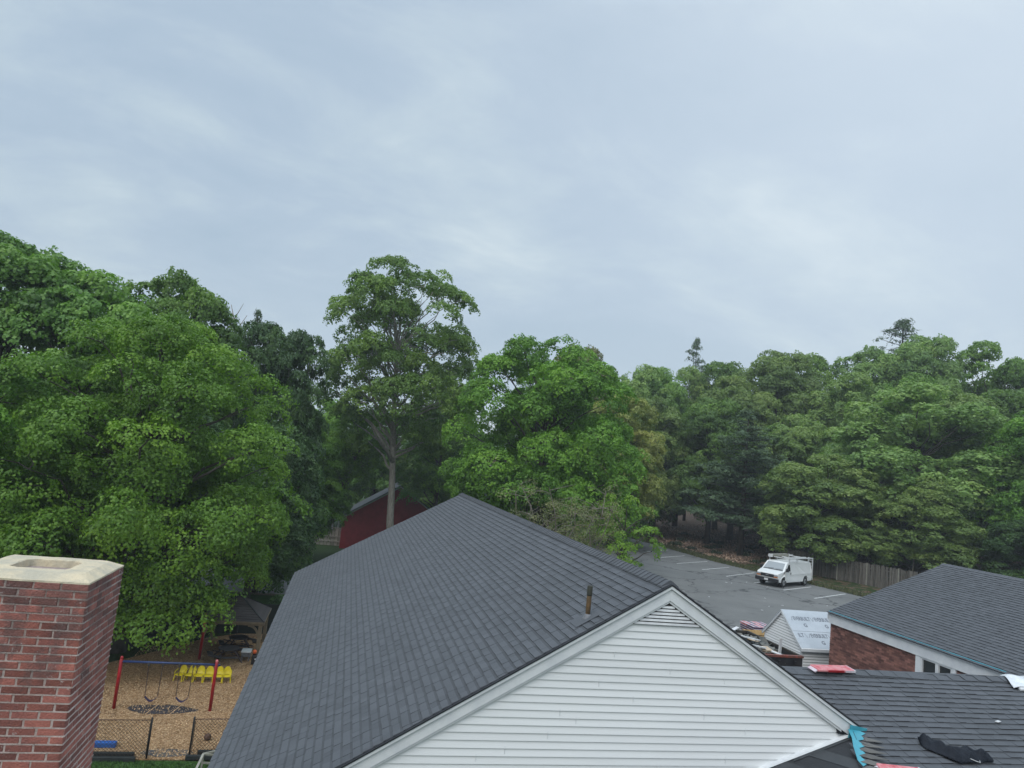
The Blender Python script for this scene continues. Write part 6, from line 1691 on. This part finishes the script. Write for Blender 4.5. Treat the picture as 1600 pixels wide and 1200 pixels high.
# nearest oaks by the fence get their own mesh use
for (x, y, sxy, top, lb) in ((46.0, 60.8, 1.18, 12.0, 'leaning small oak whose boughs hang over the wooden fence behind the van'), (57.6, 61.0, 1.75, 20.6, 'big spreading oak behind the brick building roof'), (52.5, 55.5, 1.0, 10.5, 'oak sapling with low boughs over the right end of the wooden fence')):
    place(gA, x, y, random.uniform(0, 6), sxy, (top-float(ter(x, y)))/17, lb, 'leaf_oak', W)
for t in (gA, gB, gC, gP):
    for ch in list(t.children): bpy.data.objects.remove(ch)
    bpy.data.objects.remove(t)
# background rows beyond the skyline trees: woodland trees seen only through gaps
far = []
# scrubby half bare tree by the ridge
def scrub():
    rr = random.Random(9); r_ = np.random.default_rng(9)
    x, y = 13.2, 41.0; z0 = float(ter(x, y))
    root = thing('scrubby_tree', 'half bare scrubby tree with grey branches and olive leaves behind the roof ridge', 'tree', (x, y, z0)); g = G(); C_, TT = [], []
    for k in range(11):
        a = k*.6+rr.uniform(-.2, .2); L = rr.uniform(3.6, 5.6); e = Vector((math.cos(a)*L*.62, math.sin(a)*L*.5, L*1.05+rr.uniform(0, 1.0)))
        limb((0, 0, .3), e, .075, .02, g, 5, 6, .06, -.25, rr)
        for j in range(16):
            t = rr.uniform(.35, 1); p = e*t+Vector((0, 0, .3*(1-t))); q = p+Vector((rr.uniform(-1.3, 1.3), rr.uniform(-1.3, 1.3), rr.uniform(-.3, .9)))
            limb(p, q, .02, .006, g, 4, 3, .1, .1, rr)
            if rr.random() < .72: C_.append(tuple(q)); TT.append(rr.uniform(.2, .8))
    for k in range(46):
        a = rr.uniform(0, 6.28); C_.append((math.cos(a)*rr.uniform(1.2, 2.9)+.5, math.sin(a)*rr.uniform(.5, 2.2), rr.uniform(2.2, 5.4))); TT.append(rr.uniform(.1, .7))
    C_ = np.array(C_); n = len(C_)
    V, T = leaf_cloud(C_, r_.uniform(.35, .7, n), np.tile([0, 0, 1.], (n, 1))+r_.normal(0, .3, (n, 3)), 22, .085, r_, .5, .25, np.array(TT))
    quads('crown', V, T, M['leaf_olive'], root); part(g, 'branches', M['twig'], root, True, local=True)
scrub()
broadleaf('maple_tree', 66, 6.5, .8, 3.0, 2.8, lobes=14, nb=130, rb=.42, per=50, size=.11, spray=.2, m='leaf_maple', trunk_r=.12, limbs=16, tintm=.6, loc=(19.0, 45.5, 0), label='small bright maple sapling hanging over the lot beside the scrubby tree')
# shrubs in the shade behind the play area
for i, (x, y, s_) in enumerate(((-13.5, 36.5, 1.2), (-11.6, 39.5, 1.1), (-9.2, 41.8, 1.1), (-6.9, 43.4, 1.0), (-2.6, 43.2, .7), (-1.6, 42.2, .6))):
    lbs = ['dark shrub at the far left of the shade behind the playground', 'dark shrub behind the back fence under the maple', 'dark shrub left of the gazebo in the shade', 'dark shrub just behind the gazebo', 'small shrub right of the gazebo by the lawn', 'small shrub between gazebo and house roof']
    broadleaf('shrub', 70+i, 2.4*s_, .1, 1.7*s_, 1.4*s_, lobes=9, nb=60, rb=.38, per=50, size=.11, spray=.18, m='leaf_dark', trunk_r=.05, limbs=8, tintm=.35, loc=(x, y, GL), label=lbs[i], cat='shrub', group='shrubs behind the playground')
# ferns / tufts on the leaf bank
def tuftf(n):
    y = rng.uniform(62, 92, n); x = xe(y)+rng.uniform(3, 16, n)
    kk = rng.integers(0, 26, n); ux = rng.uniform(3, 15, 26); uy = rng.uniform(62, 90, 26); cx = xe(uy)[kk]+ux[kk]+rng.normal(0, .28, n); cy = uy[kk]+rng.normal(0, .28, n)
    return np.stack([cx, cy, ter(cx, cy)], -1)
M['fern'] = mat('bank_ferns', (0.035, 0.055, 0.025), .9, tint=.5)
tag(scatter('bank_ferns', 2600, tuftf, .34, M['fern'], upright=True), 'low dark ferns dotted over the leaf covered bank', 'ferns')
# bare dead branch leaning by the fence
g = G(); g.tube([(50.6, 54.0, 1.2), (51.3, 54.6, 2.6), (52.4, 55.4, 4.6)], [.05, .07, .09], 6); g.tube([(51.3, 54.6, 2.6), (50.6, 54.2, 3.3)], [.04, .02], 5); g.tube([(51.8, 55.0, 3.5), (52.2, 54.5, 4.4)], [.04, .02], 5)
solo(g, 'dead_branch', M['twig'], 'bare grey dead branch hanging in front of the woods right of the fence', 'branch', smooth=True)
g = G(); g.tube([(-9.2, 55, 10), (-9.45, 55, 15.2), (-10.1, 55, 17.2)], [.14, .08, .02], 6); g.tube([(-9.5, 55, 15.2), (-8.9, 55.2, 16.6)], [.05, .015], 5); g.tube([(-9.75, 55, 16.1), (-9.2, 54.8, 17.4)], [.04, .012], 5); g.tube([(-9.4, 55, 14.2), (-10.2, 54.8, 15.0)], [.04, .012], 5)
solo(g, 'dead_snag', M['twig'], 'thin bare dead snag poking above the trees right of the left maples', 'dead tree', smooth=True)
# small pebbles of debris on the lot
g = G(); rr = random.Random(3)
for k in range(26): g.obox((rr.uniform(22, 34), rr.uniform(34, 52), .012), (rr.uniform(.05, .2), rr.uniform(.04, .08), .012), rr.uniform(0, 3))
solo(g, 'litter_bits', M['card'], 'pale bits of litter scattered over the parking lot', 'litter', kind='stuff')

# faint summer haze over the lot and the woods
hz_g = G(); hz_g.box(-120, 180, -40, 190, -5.2, 48)
hm = bpy.data.materials.new('haze'); hm.use_nodes = True; hn = hm.node_tree; hn.nodes.clear()
ho = N(hn, 'ShaderNodeOutputMaterial'); hv_ = N(hn, 'ShaderNodeVolumePrincipled'); ln(hn, hv_.outputs[0], ho.inputs['Volume'])
hv_.inputs['Color'].default_value = (0.86, 0.93, 1.0, 1); hv_.inputs['Density'].default_value = 0.0006
tag(put('haze', hz_g.mesh('haze'), hm), kind='stuff')
